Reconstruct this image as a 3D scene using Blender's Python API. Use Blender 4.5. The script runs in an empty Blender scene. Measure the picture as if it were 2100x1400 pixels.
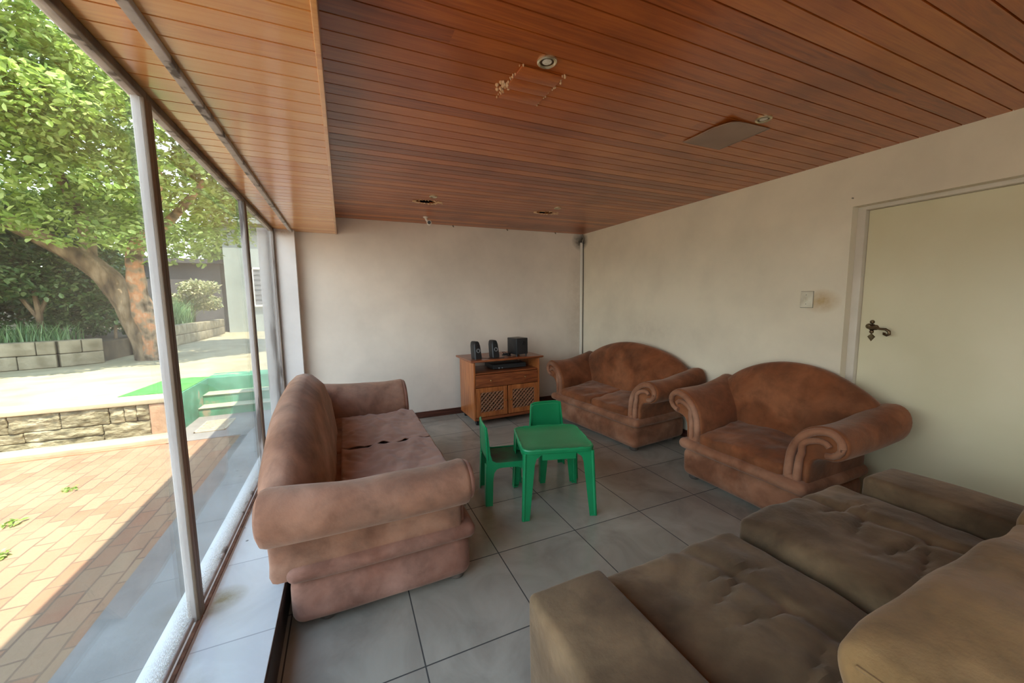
import bpy, bmesh, math, random
from mathutils import Vector, Matrix, noise
random.seed(7)
PI = math.pi
SC = bpy.context.scene
COL = SC.collection

# ------------------------------------------------------------------ materials
def newmat(name):
    m = bpy.data.materials.new(name); m.use_nodes = True
    nt = m.node_tree; b = nt.nodes['Principled BSDF']
    return m, nt, b
def N(nt, t, **kw):
    n = nt.nodes.new(t)
    for k, v in kw.items():
        if k in n.inputs.keys(): n.inputs[k].default_value = v
        else: setattr(n, k, v)
    return n
def ramp(nt, stops):
    r = nt.nodes.new('ShaderNodeValToRGB'); e = r.color_ramp.elements
    while len(e) < len(stops): e.new(0.5)
    for i, (p, c) in enumerate(stops):
        e[i].position = p; e[i].color = (c[0], c[1], c[2], 1)
    return r
def coords(nt, scale=(1,1,1), world=True):
    g = nt.nodes.new('ShaderNodeNewGeometry') if world else nt.nodes.new('ShaderNodeTexCoord')
    mp = nt.nodes.new('ShaderNodeMapping'); mp.inputs['Scale'].default_value = scale
    nt.links.new(g.outputs['Position' if world else 'Object'], mp.inputs['Vector'])
    return mp.outputs['Vector']
def noisy(name, stops, scale=4, rough=0.7, bump=0.2, bscale=60, detail=5, stretch=(1,1,1), spec=0.4, metal=0, sheen=0, distort=0, bdist=0.01, world=False, coat=0):
    m, nt, b = newmat(name); L = nt.links
    v = coords(nt, stretch, world)
    n = N(nt, 'ShaderNodeTexNoise', Scale=scale, Detail=detail, Distortion=distort); L.new(v, n.inputs['Vector'])
    r = ramp(nt, stops); L.new(n.outputs[0], r.inputs[0]); L.new(r.outputs[0], b.inputs['Base Color'])
    b.inputs['Roughness'].default_value = rough; b.inputs['Metallic'].default_value = metal
    b.inputs['Specular IOR Level'].default_value = spec
    if sheen:
        b.inputs['Sheen Weight'].default_value = sheen; b.inputs['Sheen Roughness'].default_value = .5
    if coat:
        b.inputs['Coat Weight'].default_value = coat; b.inputs['Coat Roughness'].default_value = .12
    if bump:
        n2 = N(nt, 'ShaderNodeTexNoise', Scale=bscale, Detail=4); L.new(v, n2.inputs['Vector'])
        bp = N(nt, 'ShaderNodeBump', Strength=bump, Distance=bdist); L.new(n2.outputs[0], bp.inputs['Height']); L.new(bp.outputs[0], b.inputs['Normal'])
    return m
def plain(name, c, rough=.5, metal=0, spec=.5):
    m, nt, b = newmat(name)
    b.inputs['Base Color'].default_value = (*c, 1); b.inputs['Roughness'].default_value = rough
    b.inputs['Metallic'].default_value = metal; b.inputs['Specular IOR Level'].default_value = spec
    return m

def suede(name, dark, mid, light, grime, gz=None):
    """worn microsuede: large brushed patches, greasy grime blotches, fine nap"""
    m, nt, b = newmat(name); L = nt.links
    v = coords(nt, (1,1,1))
    n1 = N(nt, 'ShaderNodeTexNoise', Scale=3.4, Detail=5, Roughness=.5, Distortion=.5); L.new(v, n1.inputs['Vector'])
    r1 = ramp(nt, [(.34, dark), (.5, mid), (.67, light)]); L.new(n1.outputs[0], r1.inputs[0])
    n2 = N(nt, 'ShaderNodeTexNoise', Scale=2.6, Detail=5, Roughness=.6, Distortion=.6); L.new(v, n2.inputs['Vector'])
    r2 = ramp(nt, [(.50, (0,0,0)), (.75, (.6,.6,.6))]); L.new(n2.outputs[0], r2.inputs[0])
    mx = N(nt, 'ShaderNodeMix', data_type='RGBA'); L.new(r2.outputs[0], mx.inputs[0]); L.new(r1.outputs[0], mx.inputs[6]); mx.inputs[7].default_value = (*grime, 1)
    n5 = N(nt, 'ShaderNodeTexNoise', Scale=8, Detail=6, Roughness=.6, Distortion=.35); L.new(v, n5.inputs['Vector'])
    r5 = ramp(nt, [(.36, (.62,.62,.62)), (.50, (1,1,1)), (.64, (1.28,1.24,1.2))]); L.new(n5.outputs[0], r5.inputs[0])
    m5 = N(nt, 'ShaderNodeMix', data_type='RGBA', blend_type='MULTIPLY'); m5.inputs[0].default_value = .55; L.new(mx.outputs[2], m5.inputs[6]); L.new(r5.outputs[0], m5.inputs[7])
    L.new(m5.outputs[2], b.inputs['Base Color'])
    b.inputs['Roughness'].default_value = .85; b.inputs['Specular IOR Level'].default_value = .15
    b.inputs['Sheen Weight'].default_value = .25; b.inputs['Sheen Roughness'].default_value = .45
    b.inputs['Sheen Tint'].default_value = (1,.8,.65,1)
    n3 = N(nt, 'ShaderNodeTexNoise', Scale=9, Detail=6, Roughness=.6); L.new(v, n3.inputs['Vector'])
    bp = N(nt, 'ShaderNodeBump', Strength=.35, Distance=.02); L.new(n3.outputs[0], bp.inputs['Height']); L.new(bp.outputs[0], b.inputs['Normal'])
    return m

def board_mat(name, pitch, off, cols, coat=.22):
    """varnished tongue-and-groove board: colour differs board by board, long grain along X"""
    m, nt, b = newmat(name); L = nt.links
    g = nt.nodes.new('ShaderNodeNewGeometry'); sp = nt.nodes.new('ShaderNodeSeparateXYZ'); L.new(g.outputs['Position'], sp.inputs[0])
    a = N(nt, 'ShaderNodeMath', operation='SUBTRACT'); L.new(sp.outputs['Y'], a.inputs[0]); a.inputs[1].default_value = off
    d = N(nt, 'ShaderNodeMath', operation='DIVIDE'); L.new(a.outputs[0], d.inputs[0]); d.inputs[1].default_value = pitch
    fl = N(nt, 'ShaderNodeMath', operation='FLOOR'); L.new(d.outputs[0], fl.inputs[0])
    # lengths of board broken at random places
    wn = N(nt, 'ShaderNodeTexWhiteNoise', noise_dimensions='1D'); L.new(fl.outputs[0], wn.inputs['W'])
    xs = N(nt, 'ShaderNodeMath', operation='MULTIPLY_ADD'); L.new(sp.outputs['X'], xs.inputs[0]); xs.inputs[1].default_value = .10; L.new(wn.outputs[0], xs.inputs[2])
    xf = N(nt, 'ShaderNodeMath', operation='FLOOR'); L.new(xs.outputs[0], xf.inputs[0])
    cb = N(nt, 'ShaderNodeCombineXYZ'); L.new(fl.outputs[0], cb.inputs[0]); L.new(xf.outputs[0], cb.inputs[1])
    w2 = N(nt, 'ShaderNodeTexWhiteNoise', noise_dimensions='3D'); L.new(cb.outputs[0], w2.inputs['Vector'])
    # grain
    c2 = N(nt, 'ShaderNodeCombineXYZ')
    gx = N(nt, 'ShaderNodeMath', operation='MULTIPLY'); L.new(sp.outputs['X'], gx.inputs[0]); gx.inputs[1].default_value = 1.3
    gy = N(nt, 'ShaderNodeMath', operation='MULTIPLY'); L.new(sp.outputs['Y'], gy.inputs[0]); gy.inputs[1].default_value = 26
    L.new(gx.outputs[0], c2.inputs[0]); L.new(gy.outputs[0], c2.inputs[1])
    wm = N(nt, 'ShaderNodeMath', operation='MULTIPLY'); L.new(w2.outputs[0], wm.inputs[0]); wm.inputs[1].default_value = 40; L.new(wm.outputs[0], c2.inputs[2])
    gn = N(nt, 'ShaderNodeTexNoise', Scale=1.6, Detail=8, Roughness=.62, Distortion=1.6); L.new(c2.outputs[0], gn.inputs['Vector'])
    mixf = N(nt, 'ShaderNodeMath', operation='MULTIPLY_ADD'); L.new(w2.outputs[0], mixf.inputs[0]); mixf.inputs[1].default_value = .34
    gm = N(nt, 'ShaderNodeMath', operation='MULTIPLY'); L.new(gn.outputs[0], gm.inputs[0]); gm.inputs[1].default_value = .72; L.new(gm.outputs[0], mixf.inputs[2])
    r = ramp(nt, [(.25, cols[0]), (.5, cols[1]), (.8, cols[2])]); L.new(mixf.outputs[0], r.inputs[0])
    # blotchy wear of the varnish
    n4 = N(nt, 'ShaderNodeTexNoise', Scale=2.2, Detail=4); L.new(g.outputs['Position'], n4.inputs['Vector'])
    r4 = ramp(nt, [(.45, (0,0,0)), (.75, (.55,.55,.55))]); L.new(n4.outputs[0], r4.inputs[0])
    mx = N(nt, 'ShaderNodeMix', data_type='RGBA'); L.new(r4.outputs[0], mx.inputs[0]); L.new(r.outputs[0], mx.inputs[6]); mx.inputs[7].default_value = (*cols[0], 1)
    L.new(mx.outputs[2], b.inputs['Base Color'])
    rr = N(nt, 'ShaderNodeMapRange'); L.new(n4.outputs[0], rr.inputs[0]); rr.inputs[3].default_value = .30; rr.inputs[4].default_value = .42; L.new(rr.outputs[0], b.inputs['Roughness'])
    b.inputs['Specular IOR Level'].default_value = .55
    b.inputs['Coat Weight'].default_value = coat; b.inputs['Coat Roughness'].default_value = .14
    bp = N(nt, 'ShaderNodeBump', Strength=.08, Distance=.004); L.new(gn.outputs[0], bp.inputs['Height']); L.new(bp.outputs[0], b.inputs['Normal'])
    return m

def tile_mat(name, size, x0, y0, gw, base, grout, rough=.16, axis=('X','Y'), sy=None, spots=(), specks=0):
    m, nt, b = newmat(name); L = nt.links
    g = nt.nodes.new('ShaderNodeNewGeometry'); sp = nt.nodes.new('ShaderNodeSeparateXYZ'); L.new(g.outputs['Position'], sp.inputs[0])
    ds = []; ids = []
    for ax, o, s in ((axis[0], x0, size), (axis[1], y0, sy or size)):
        a = N(nt, 'ShaderNodeMath', operation='SUBTRACT'); L.new(sp.outputs[ax], a.inputs[0]); a.inputs[1].default_value = o
        d = N(nt, 'ShaderNodeMath', operation='DIVIDE'); L.new(a.outputs[0], d.inputs[0]); d.inputs[1].default_value = s
        rd = N(nt, 'ShaderNodeMath', operation='ROUND'); L.new(d.outputs[0], rd.inputs[0])
        fl = N(nt, 'ShaderNodeMath', operation='FLOOR'); L.new(d.outputs[0], fl.inputs[0]); ids.append(fl)
        df = N(nt, 'ShaderNodeMath', operation='SUBTRACT'); L.new(d.outputs[0], df.inputs[0]); L.new(rd.outputs[0], df.inputs[1])
        ab = N(nt, 'ShaderNodeMath', operation='ABSOLUTE'); L.new(df.outputs[0], ab.inputs[0])
        ml = N(nt, 'ShaderNodeMath', operation='MULTIPLY'); L.new(ab.outputs[0], ml.inputs[0]); ml.inputs[1].default_value = s; ds.append(ml)
    mn = N(nt, 'ShaderNodeMath', operation='MINIMUM'); L.new(ds[0].outputs[0], mn.inputs[0]); L.new(ds[1].outputs[0], mn.inputs[1])
    ls = N(nt, 'ShaderNodeMath', operation='LESS_THAN'); L.new(mn.outputs[0], ls.inputs[0]); ls.inputs[1].default_value = gw
    cb = N(nt, 'ShaderNodeCombineXYZ'); L.new(ids[0].outputs[0], cb.inputs[0]); L.new(ids[1].outputs[0], cb.inputs[1])
    w = N(nt, 'ShaderNodeTexWhiteNoise', noise_dimensions='3D'); L.new(cb.outputs[0], w.inputs['Vector'])
    n = N(nt, 'ShaderNodeTexNoise', Scale=3.2, Detail=6, Roughness=.6, Distortion=.8); L.new(g.outputs['Position'], n.inputs['Vector'])
    ad = N(nt, 'ShaderNodeMath', operation='MULTIPLY_ADD'); L.new(w.outputs[0], ad.inputs[0]); ad.inputs[1].default_value = .16; L.new(n.outputs[0], ad.inputs[2])
    r = ramp(nt, [(.35, base[0]), (.6, base[1]), (.85, base[2])]); L.new(ad.outputs[0], r.inputs[0])
    mx = N(nt, 'ShaderNodeMix', data_type='RGBA'); L.new(ls.outputs[0], mx.inputs[0]); L.new(r.outputs[0], mx.inputs[6]); mx.inputs[7].default_value = (*grout, 1)
    cur = mx.outputs[2]
    n2_ = N(nt, 'ShaderNodeTexNoise', Scale=22, Detail=5, Roughness=.7); L.new(g.outputs['Position'], n2_.inputs['Vector'])
    for ctr, sc, colr, amt in spots:
        mp = nt.nodes.new('ShaderNodeMapping'); mp.vector_type = 'TEXTURE'; mp.inputs['Location'].default_value = ctr; mp.inputs['Scale'].default_value = sc
        L.new(g.outputs['Position'], mp.inputs['Vector'])
        gr = N(nt, 'ShaderNodeTexGradient', gradient_type='SPHERICAL'); L.new(mp.outputs[0], gr.inputs[0])
        mu = N(nt, 'ShaderNodeMath', operation='MULTIPLY'); L.new(gr.outputs[1], mu.inputs[0]); L.new(n2_.outputs[0], mu.inputs[1])
        m2 = N(nt, 'ShaderNodeMath', operation='MULTIPLY', use_clamp=True); L.new(mu.outputs[0], m2.inputs[0]); m2.inputs[1].default_value = amt
        mx2 = N(nt, 'ShaderNodeMix', data_type='RGBA'); L.new(m2.outputs[0], mx2.inputs[0]); L.new(cur, mx2.inputs[6]); mx2.inputs[7].default_value = (*colr,1)
        cur = mx2.outputs[2]
    if specks:
        vo = N(nt, 'ShaderNodeTexVoronoi', Scale=specks); L.new(g.outputs['Position'], vo.inputs['Vector'])
        rs = ramp(nt, [(.045, (.8,.8,.8)), (.075, (0,0,0))]); L.new(vo.outputs['Distance'], rs.inputs[0])
        mx3 = N(nt, 'ShaderNodeMix', data_type='RGBA'); L.new(rs.outputs[0], mx3.inputs[0]); L.new(cur, mx3.inputs[6]); mx3.inputs[7].default_value = (.12,.11,.12,1); cur = mx3.outputs[2]
    L.new(cur, b.inputs['Base Color'])
    rr = N(nt, 'ShaderNodeMix', data_type='FLOAT'); L.new(ls.outputs[0], rr.inputs[0]); rr.inputs[2].default_value = rough; rr.inputs[3].default_value = .9
    n2 = N(nt, 'ShaderNodeTexNoise', Scale=7, Detail=4); L.new(g.outputs['Position'], n2.inputs['Vector'])
    ra = N(nt, 'ShaderNodeMath', operation='MULTIPLY_ADD'); L.new(n2.outputs[0], ra.inputs[0]); ra.inputs[1].default_value = .15; L.new(rr.outputs[0], ra.inputs[2])
    L.new(ra.outputs[0], b.inputs['Roughness'])
    b.inputs['Specular IOR Level'].default_value = .5
    bp = N(nt, 'ShaderNodeBump', Strength=.5, Distance=.002, invert=True); L.new(ls.outputs[0], bp.inputs['Height']); L.new(bp.outputs[0], b.inputs['Normal'])
    return m

def brick_mat(name, c1, c2, mortar, scale, bw, bh, rot=0, msize=.02, bump=.4, rough=.85, vec='XY', noise_c=None, offset=.5):
    m, nt, b = newmat(name); L = nt.links
    g = nt.nodes.new('ShaderNodeNewGeometry'); sp = nt.nodes.new('ShaderNodeSeparateXYZ'); L.new(g.outputs['Position'], sp.inputs[0])
    cb = N(nt, 'ShaderNodeCombineXYZ'); L.new(sp.outputs[vec[0]], cb.inputs[0]); L.new(sp.outputs[vec[1]], cb.inputs[1])
    mp = nt.nodes.new('ShaderNodeMapping'); mp.inputs['Rotation'].default_value = (0,0,rot); L.new(cb.outputs[0], mp.inputs['Vector'])
    nz = N(nt, 'ShaderNodeTexNoise', Scale=2.5, Detail=2); L.new(mp.outputs[0], nz.inputs['Vector'])
    dm = N(nt, 'ShaderNodeMix', data_type='RGBA', blend_type='ADD'); dm.inputs[0].default_value = .03; L.new(mp.outputs[0], dm.inputs[6]); L.new(nz.outputs[1], dm.inputs[7])
    br = N(nt, 'ShaderNodeTexBrick', Scale=scale); br.offset = offset
    br.inputs['Color1'].default_value = (*c1,1); br.inputs['Color2'].default_value = (*c2,1); br.inputs['Mortar'].default_value = (*mortar,1)
    br.inputs['Mortar Size'].default_value = msize; br.inputs['Brick Width'].default_value = bw; br.inputs['Row Height'].default_value = bh; br.inputs['Mortar Smooth'].default_value = .3
    L.new(dm.outputs[2], br.inputs['Vector'])
    n = N(nt, 'ShaderNodeTexNoise', Scale=1.6, Detail=7, Roughness=.65); L.new(g.outputs['Position'], n.inputs['Vector'])
    mx = N(nt, 'ShaderNodeMix', data_type='RGBA'); r = ramp(nt, [(.4, (0,0,0)), (.7, (.75,.75,.75))]); L.new(n.outputs[0], r.inputs[0]); L.new(r.outputs[0], mx.inputs[0])
    L.new(br.outputs[0], mx.inputs[6]); mx.inputs[7].default_value = (*(noise_c or c2),1); L.new(mx.outputs[2], b.inputs['Base Color'])
    b.inputs['Roughness'].default_value = rough; b.inputs['Specular IOR Level'].default_value = .25
    n3 = N(nt, 'ShaderNodeTexNoise', Scale=14, Detail=6, Roughness=.7); L.new(g.outputs['Position'], n3.inputs['Vector'])
    hs = N(nt, 'ShaderNodeMath', operation='MULTIPLY_ADD'); L.new(br.outputs[1], hs.inputs[0]); hs.inputs[1].default_value = -1.0; L.new(n3.outputs[0], hs.inputs[2])
    bp = N(nt, 'ShaderNodeBump', Strength=bump, Distance=.02); L.new(hs.outputs[0], bp.inputs['Height']); L.new(bp.outputs[0], b.inputs['Normal'])
    return m

def wall_mat(name, c, spots=()):
    """off-white plaster with faint grey smudges; spots = (centre, radius, colour, amount) stains and tints"""
    m, nt, b = newmat(name); L = nt.links
    g = nt.nodes.new('ShaderNodeNewGeometry')
    n = N(nt, 'ShaderNodeTexNoise', Scale=1.3, Detail=6, Roughness=.6); L.new(g.outputs['Position'], n.inputs['Vector'])
    d = tuple(x*.86 for x in c)
    r = ramp(nt, [(.35, d), (.6, c)]); L.new(n.outputs[0], r.inputs[0]); cur = r.outputs[0]
    n2 = N(nt, 'ShaderNodeTexNoise', Scale=16, Detail=5, Roughness=.7); L.new(g.outputs['Position'], n2.inputs['Vector'])
    for ctr, sc, colr, amt in spots:
        mp = nt.nodes.new('ShaderNodeMapping'); mp.vector_type = 'TEXTURE'; mp.inputs['Location'].default_value = ctr; mp.inputs['Scale'].default_value = sc
        L.new(g.outputs['Position'], mp.inputs['Vector'])
        gr = N(nt, 'ShaderNodeTexGradient', gradient_type='SPHERICAL'); L.new(mp.outputs[0], gr.inputs[0])
        mu = N(nt, 'ShaderNodeMath', operation='MULTIPLY'); L.new(gr.outputs[1], mu.inputs[0]); L.new(n2.outputs[0], mu.inputs[1])
        m2 = N(nt, 'ShaderNodeMath', operation='MULTIPLY', use_clamp=True); L.new(mu.outputs[0], m2.inputs[0]); m2.inputs[1].default_value = amt
        mx = N(nt, 'ShaderNodeMix', data_type='RGBA'); L.new(m2.outputs[0], mx.inputs[0]); L.new(cur, mx.inputs[6]); mx.inputs[7].default_value = (*colr,1)
        cur = mx.outputs[2]
    L.new(cur, b.inputs['Base Color'])
    b.inputs['Roughness'].default_value = .62; b.inputs['Specular IOR Level'].default_value = .3
    n3 = N(nt, 'ShaderNodeTexNoise', Scale=5, Detail=5); L.new(g.outputs['Position'], n3.inputs['Vector'])
    bp = N(nt, 'ShaderNodeBump', Strength=.10, Distance=.015); L.new(n3.outputs[0], bp.inputs['Height']); L.new(bp.outputs[0], b.inputs['Normal'])
    return m

def glass_mat(name):
    m = bpy.data.materials.new(name); m.use_nodes = True; nt = m.node_tree; L = nt.links
    nt.nodes.remove(nt.nodes['Principled BSDF']); out = nt.nodes['Material Output']
    tr = N(nt, 'ShaderNodeBsdfTransparent'); tr.inputs[0].default_value = (.93,.96,.94,1)
    gl = N(nt, 'ShaderNodeBsdfGlossy'); gl.inputs['Roughness'].default_value = .02
    lw = N(nt, 'ShaderNodeLayerWeight'); pw_ = N(nt, 'ShaderNodeMath', operation='POWER'); L.new(lw.outputs['Facing'], pw_.inputs[0]); pw_.inputs[1].default_value = 5
    fr = N(nt, 'ShaderNodeMath', operation='MULTIPLY_ADD'); L.new(pw_.outputs[0], fr.inputs[0]); fr.inputs[1].default_value = .9; fr.inputs[2].default_value = .04
    mx = N(nt, 'ShaderNodeMixShader'); L.new(fr.outputs[0], mx.inputs[0]); L.new(tr.outputs[0], mx.inputs[1]); L.new(gl.outputs[0], mx.inputs[2])
    df = N(nt, 'ShaderNodeBsdfDiffuse'); df.inputs[0].default_value = (.8,.78,.72,1)
    # dust film: light overall, dense specks along the bottom of the pane
    g = nt.nodes.new('ShaderNodeNewGeometry'); sp = nt.nodes.new('ShaderNodeSeparateXYZ'); L.new(g.outputs['Position'], sp.inputs[0])
    mr = N(nt, 'ShaderNodeMapRange'); L.new(sp.outputs['Z'], mr.inputs[0]); mr.inputs[1].default_value = .19; mr.inputs[2].default_value = .30; mr.inputs[3].default_value = .62; mr.inputs[4].default_value = 0; mr.interpolation_type = 'SMOOTHSTEP'
    n = N(nt, 'ShaderNodeTexNoise', Scale=170, Detail=2); L.new(g.outputs['Position'], n.inputs['Vector'])
    nb = N(nt, 'ShaderNodeTexNoise', Scale=3, Detail=3); L.new(g.outputs['Position'], nb.inputs['Vector'])
    rn_ = ramp(nt, [(.40,(.1,.1,.1)),(.62,(1,1,1))]); L.new(n.outputs[0], rn_.inputs[0])
    mm = N(nt, 'ShaderNodeMath', operation='MULTIPLY'); L.new(rn_.outputs[0], mm.inputs[0]); L.new(mr.outputs[0], mm.inputs[1])
    rb = N(nt, 'ShaderNodeMapRange'); L.new(nb.outputs[0], rb.inputs[0]); rb.inputs[1].default_value = .35; rb.inputs[2].default_value = .75; rb.inputs[3].default_value = .015; rb.inputs[4].default_value = .07
    ad = N(nt, 'ShaderNodeMath', operation='ADD', use_clamp=True); L.new(mm.outputs[0], ad.inputs[0]); L.new(rb.outputs[0], ad.inputs[1])
    m2 = N(nt, 'ShaderNodeMixShader'); L.new(ad.outputs[0], m2.inputs[0]); L.new(mx.outputs[0], m2.inputs[1]); L.new(df.outputs[0], m2.inputs[2])
    L.new(m2.outputs[0], out.inputs[0])
    return m

def leaf_mat(name, c1, c2, c3, trans=.45):
    m = bpy.data.materials.new(name); m.use_nodes = True; nt = m.node_tree; L = nt.links
    b = nt.nodes['Principled BSDF']; out = nt.nodes['Material Output']
    g = nt.nodes.new('ShaderNodeNewGeometry')
    r = ramp(nt, [(.0, c1), (.55, c2), (1.0, c3)]); L.new(g.outputs['Random Per Island'], r.inputs[0])
    L.new(r.outputs[0], b.inputs['Base Color']); b.inputs['Roughness'].default_value = .45
    t = N(nt, 'ShaderNodeBsdfTranslucent'); L.new(r.outputs[0], t.inputs[0])
    mx = N(nt, 'ShaderNodeMixShader'); mx.inputs[0].default_value = trans; L.new(b.outputs[0], mx.inputs[1]); L.new(t.outputs[0], mx.inputs[2]); L.new(mx.outputs[0], out.inputs[0])
    return m

# ------------------------------------------------------------------ mesh builder
class MB:
    def __init__(s): s.v = []; s.f = []
    def add(s, vs, fs):
        o = len(s.v); s.v += [tuple(v) for v in vs]; s.f += [tuple(i+o for i in f) for f in fs]; return s
    def box(s, x0, x1, y0, y1, z0, z1):
        return s.add([(x0,y0,z0),(x1,y0,z0),(x1,y1,z0),(x0,y1,z0),(x0,y0,z1),(x1,y0,z1),(x1,y1,z1),(x0,y1,z1)],
                     [(0,3,2,1),(4,5,6,7),(0,1,5,4),(1,2,6,5),(2,3,7,6),(3,0,4,7)])
    def bbox(s, x0, x1, y0, y1, z0, z1, b=.004):
        """box with bevelled edges"""
        b = min(b, (x1-x0)*.49, (y1-y0)*.49, (z1-z0)*.49)
        return s.rbox(((x0+x1)/2,(y0+y1)/2,(z0+z1)/2), (x1-x0, y1-y0, z1-z0), b, n=1, ns=2)
    def rbox(s, c, size, r, n=8, ns=4, puff=(0,0,0), fn=None):
        """rounded box; ns rings around each edge, n cells across a face; puff swells the faces"""
        hx, hy, hz = [q/2 for q in size]
        def axis(h, nn):
            inner = h - r; out = []
            for i in range(ns): out.append((-h + r*(1-math.cos(i/ns*PI/2)) if 0 else None, -1, i))
            return out
        def samples(h):
            # parameters: list of (inner coordinate, offset direction in [-1,1])
            L = []
            for i in range(ns): L.append((-(h-r), -math.tan((1-i/ns)*PI/4)))
            for i in range(n+1): L.append((-(h-r) + 2*(h-r)*i/n, 0.0))
            for i in range(1, ns+1): L.append(((h-r), math.tan(i/ns*PI/4)))
            return L
        S = [samples(hx), samples(hy), samples(hz)]; H = (hx,hy,hz)
        idx = {}; vs = []; fs = []
        nn = [len(q) for q in S]
        def vert(i,j,k):
            key = (i,j,k)
            if key in idx: return idx[key]
            a = [S[0][i], S[1][j], S[2][k]]
            d = Vector((a[0][1], a[1][1], a[2][1]))
            if d.length > 0: d.normalize()
            p = Vector((a[0][0], a[1][0], a[2][0])) + d*r
            u = [p[q]/H[q] for q in range(3)]
            cc = lambda t: max(0.0, 1-t*t)
            q = Vector(p)
            q.x += puff[0]*(1 if u[0] > 0 else -1)*abs(u[0])*cc(u[1])*cc(u[2])
            q.y += puff[1]*(1 if u[1] > 0 else -1)*abs(u[1])*cc(u[0])*cc(u[2])
            q.z += puff[2]*(1 if u[2] > 0 else -1)*abs(u[2])*cc(u[0])*cc(u[1])
            if fn: q = fn(q, u)
            idx[key] = len(vs); vs.append((q.x+c[0], q.y+c[1], q.z+c[2])); return idx[key]
        X, Y, Z = nn[0]-1, nn[1]-1, nn[2]-1
        for i in range(X):
            for j in range(Y):
                fs.append((vert(i,j,0),vert(i,j+1,0),vert(i+1,j+1,0),vert(i+1,j,0)))
                fs.append((vert(i,j,Z),vert(i+1,j,Z),vert(i+1,j+1,Z),vert(i,j+1,Z)))
        for i in range(X):
            for k in range(Z):
                fs.append((vert(i,0,k),vert(i+1,0,k),vert(i+1,0,k+1),vert(i,0,k+1)))
                fs.append((vert(i,Y,k),vert(i,Y,k+1),vert(i+1,Y,k+1),vert(i+1,Y,k)))
        for j in range(Y):
            for k in range(Z):
                fs.append((vert(0,j,k),vert(0,j,k+1),vert(0,j+1,k+1),vert(0,j+1,k)))
                fs.append((vert(X,j,k),vert(X,j+1,k),vert(X,j+1,k+1),vert(X,j,k+1)))
        return s.add(vs, fs)
    def loft(s, rings, closed=True, cap=True):
        n = len(rings[0]); vs = [p for r in rings for p in r]; fs = []
        for a in range(len(rings)-1):
            for i in range(n if closed else n-1):
                j = (i+1) % n
                fs.append((a*n+i, a*n+j, (a+1)*n+j, (a+1)*n+i))
        if cap:
            fs.append(tuple(range(n))[::-1]); fs.append(tuple(range((len(rings)-1)*n, len(rings)*n)))
        return s.add(vs, fs)
    def tube(s, pts, rad, seg=8, flat=1.0, up=None):
        pts = [Vector(p) for p in pts]; n = len(pts)
        rr = rad if hasattr(rad, '__len__') else [rad]*n
        rings = []; ref = None
        for i, p in enumerate(pts):
            t = (pts[min(i+1,n-1)] - pts[max(i-1,0)]).normalized()
            if ref is None:
                ref = Vector(up) if up else (Vector((0,0,1)) if abs(t.z) < .9 else Vector((1,0,0)))
            a = t.cross(ref)
            if a.length < 1e-5: a = t.orthogonal()
            a.normalize(); b = a.cross(t).normalized(); ref = b
            rings.append([tuple(p + (a*math.cos(k*2*PI/seg) + b*math.sin(k*2*PI/seg)*flat)*rr[i]) for k in range(seg)])
        return s.loft(rings)
    def lathe(s, prof, seg=24, c=(0,0,0), axis='Z'):
        rings = []
        for r, z in prof:
            ring = []
            for k in range(seg):
                a = 2*PI*k/seg; x, y = r*math.cos(a), r*math.sin(a)
                p = {'Z': (x,y,z), 'Y': (x,z,y), 'X': (z,x,y)}[axis]
                ring.append((p[0]+c[0], p[1]+c[1], p[2]+c[2]))
            rings.append(ring)
        return s.loft(rings)
    def prism(s, poly, h0, h1, plane='XY'):
        """polygon in a plane extruded along the third axis"""
        def P(a, b, h): return {'XY': (a,b,h), 'XZ': (a,h,b), 'YZ': (h,a,b)}[plane]
        return s.loft([[P(a,b,h0) for a,b in poly], [P(a,b,h1) for a,b in poly]])
    def grid(s, nu, nv, fn, thick=None):
        vs = [fn(i/nu, j/nv) for j in range(nv+1) for i in range(nu+1)]
        fs = [(j*(nu+1)+i, j*(nu+1)+i+1, (j+1)*(nu+1)+i+1, (j+1)*(nu+1)+i) for j in range(nv) for i in range(nu)]
        return s.add(vs, fs)
    def xf(s, M):
        s.v = [tuple(M @ Vector(v)) for v in s.v]; return s

def build(name, mb, mat, parent=None, loc=None, smooth=True, angle=38, mods=()):
    me = bpy.data.meshes.new(name)
    vs = mb.v
    if loc is not None: vs = [(a-loc[0], b-loc[1], c-loc[2]) for a,b,c in vs]
    me.from_pydata(vs, [], mb.f); me.validate()
    bm = bmesh.new(); bm.from_mesh(me); bmesh.ops.recalc_face_normals(bm, faces=bm.faces[:]); bm.to_mesh(me); bm.free()
    mats = mat if isinstance(mat, (list, tuple)) else [mat]
    for m in mats: me.materials.append(m)
    if smooth:
        for p in me.polygons: p.use_smooth = True
        me.set_sharp_from_angle(angle=math.radians(angle))
    o = bpy.data.objects.new(name, me); COL.objects.link(o)
    if parent: o.parent = parent
    if loc is not None: o.location = loc
    for t, kw in mods:
        md = o.modifiers.new(t, t)
        for k, v in kw.items(): setattr(md, k, v)
    return o
def build_fast(name, vs, fs, mat, parent=None):
    me = bpy.data.meshes.new(name); me.from_pydata(vs, [], fs); me.materials.append(mat)
    for p in me.polygons: p.use_smooth = False
    o = bpy.data.objects.new(name, me); COL.objects.link(o)
    if parent: o.parent = parent
    return o
def tag(o, label=None, cat=None, group=None, kind=None):
    if label: o['label'] = label
    if cat: o['category'] = cat
    if group: o['group'] = group
    if kind: o['kind'] = kind
    return o
def thing(name, label, cat, loc=(0,0,0), rz=0, group=None):
    o = bpy.data.objects.new(name, None); COL.objects.link(o); o.location = loc; o.rotation_euler = (0,0,rz)
    o.empty_display_size = .05
    return tag(o, label, cat, group)
def struct(name, mb, mat, label=None, **kw):
    o = build(name, mb, mat, **kw)
    o['kind'] = 'structure'
    if label: o['label'] = label
    return o
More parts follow.
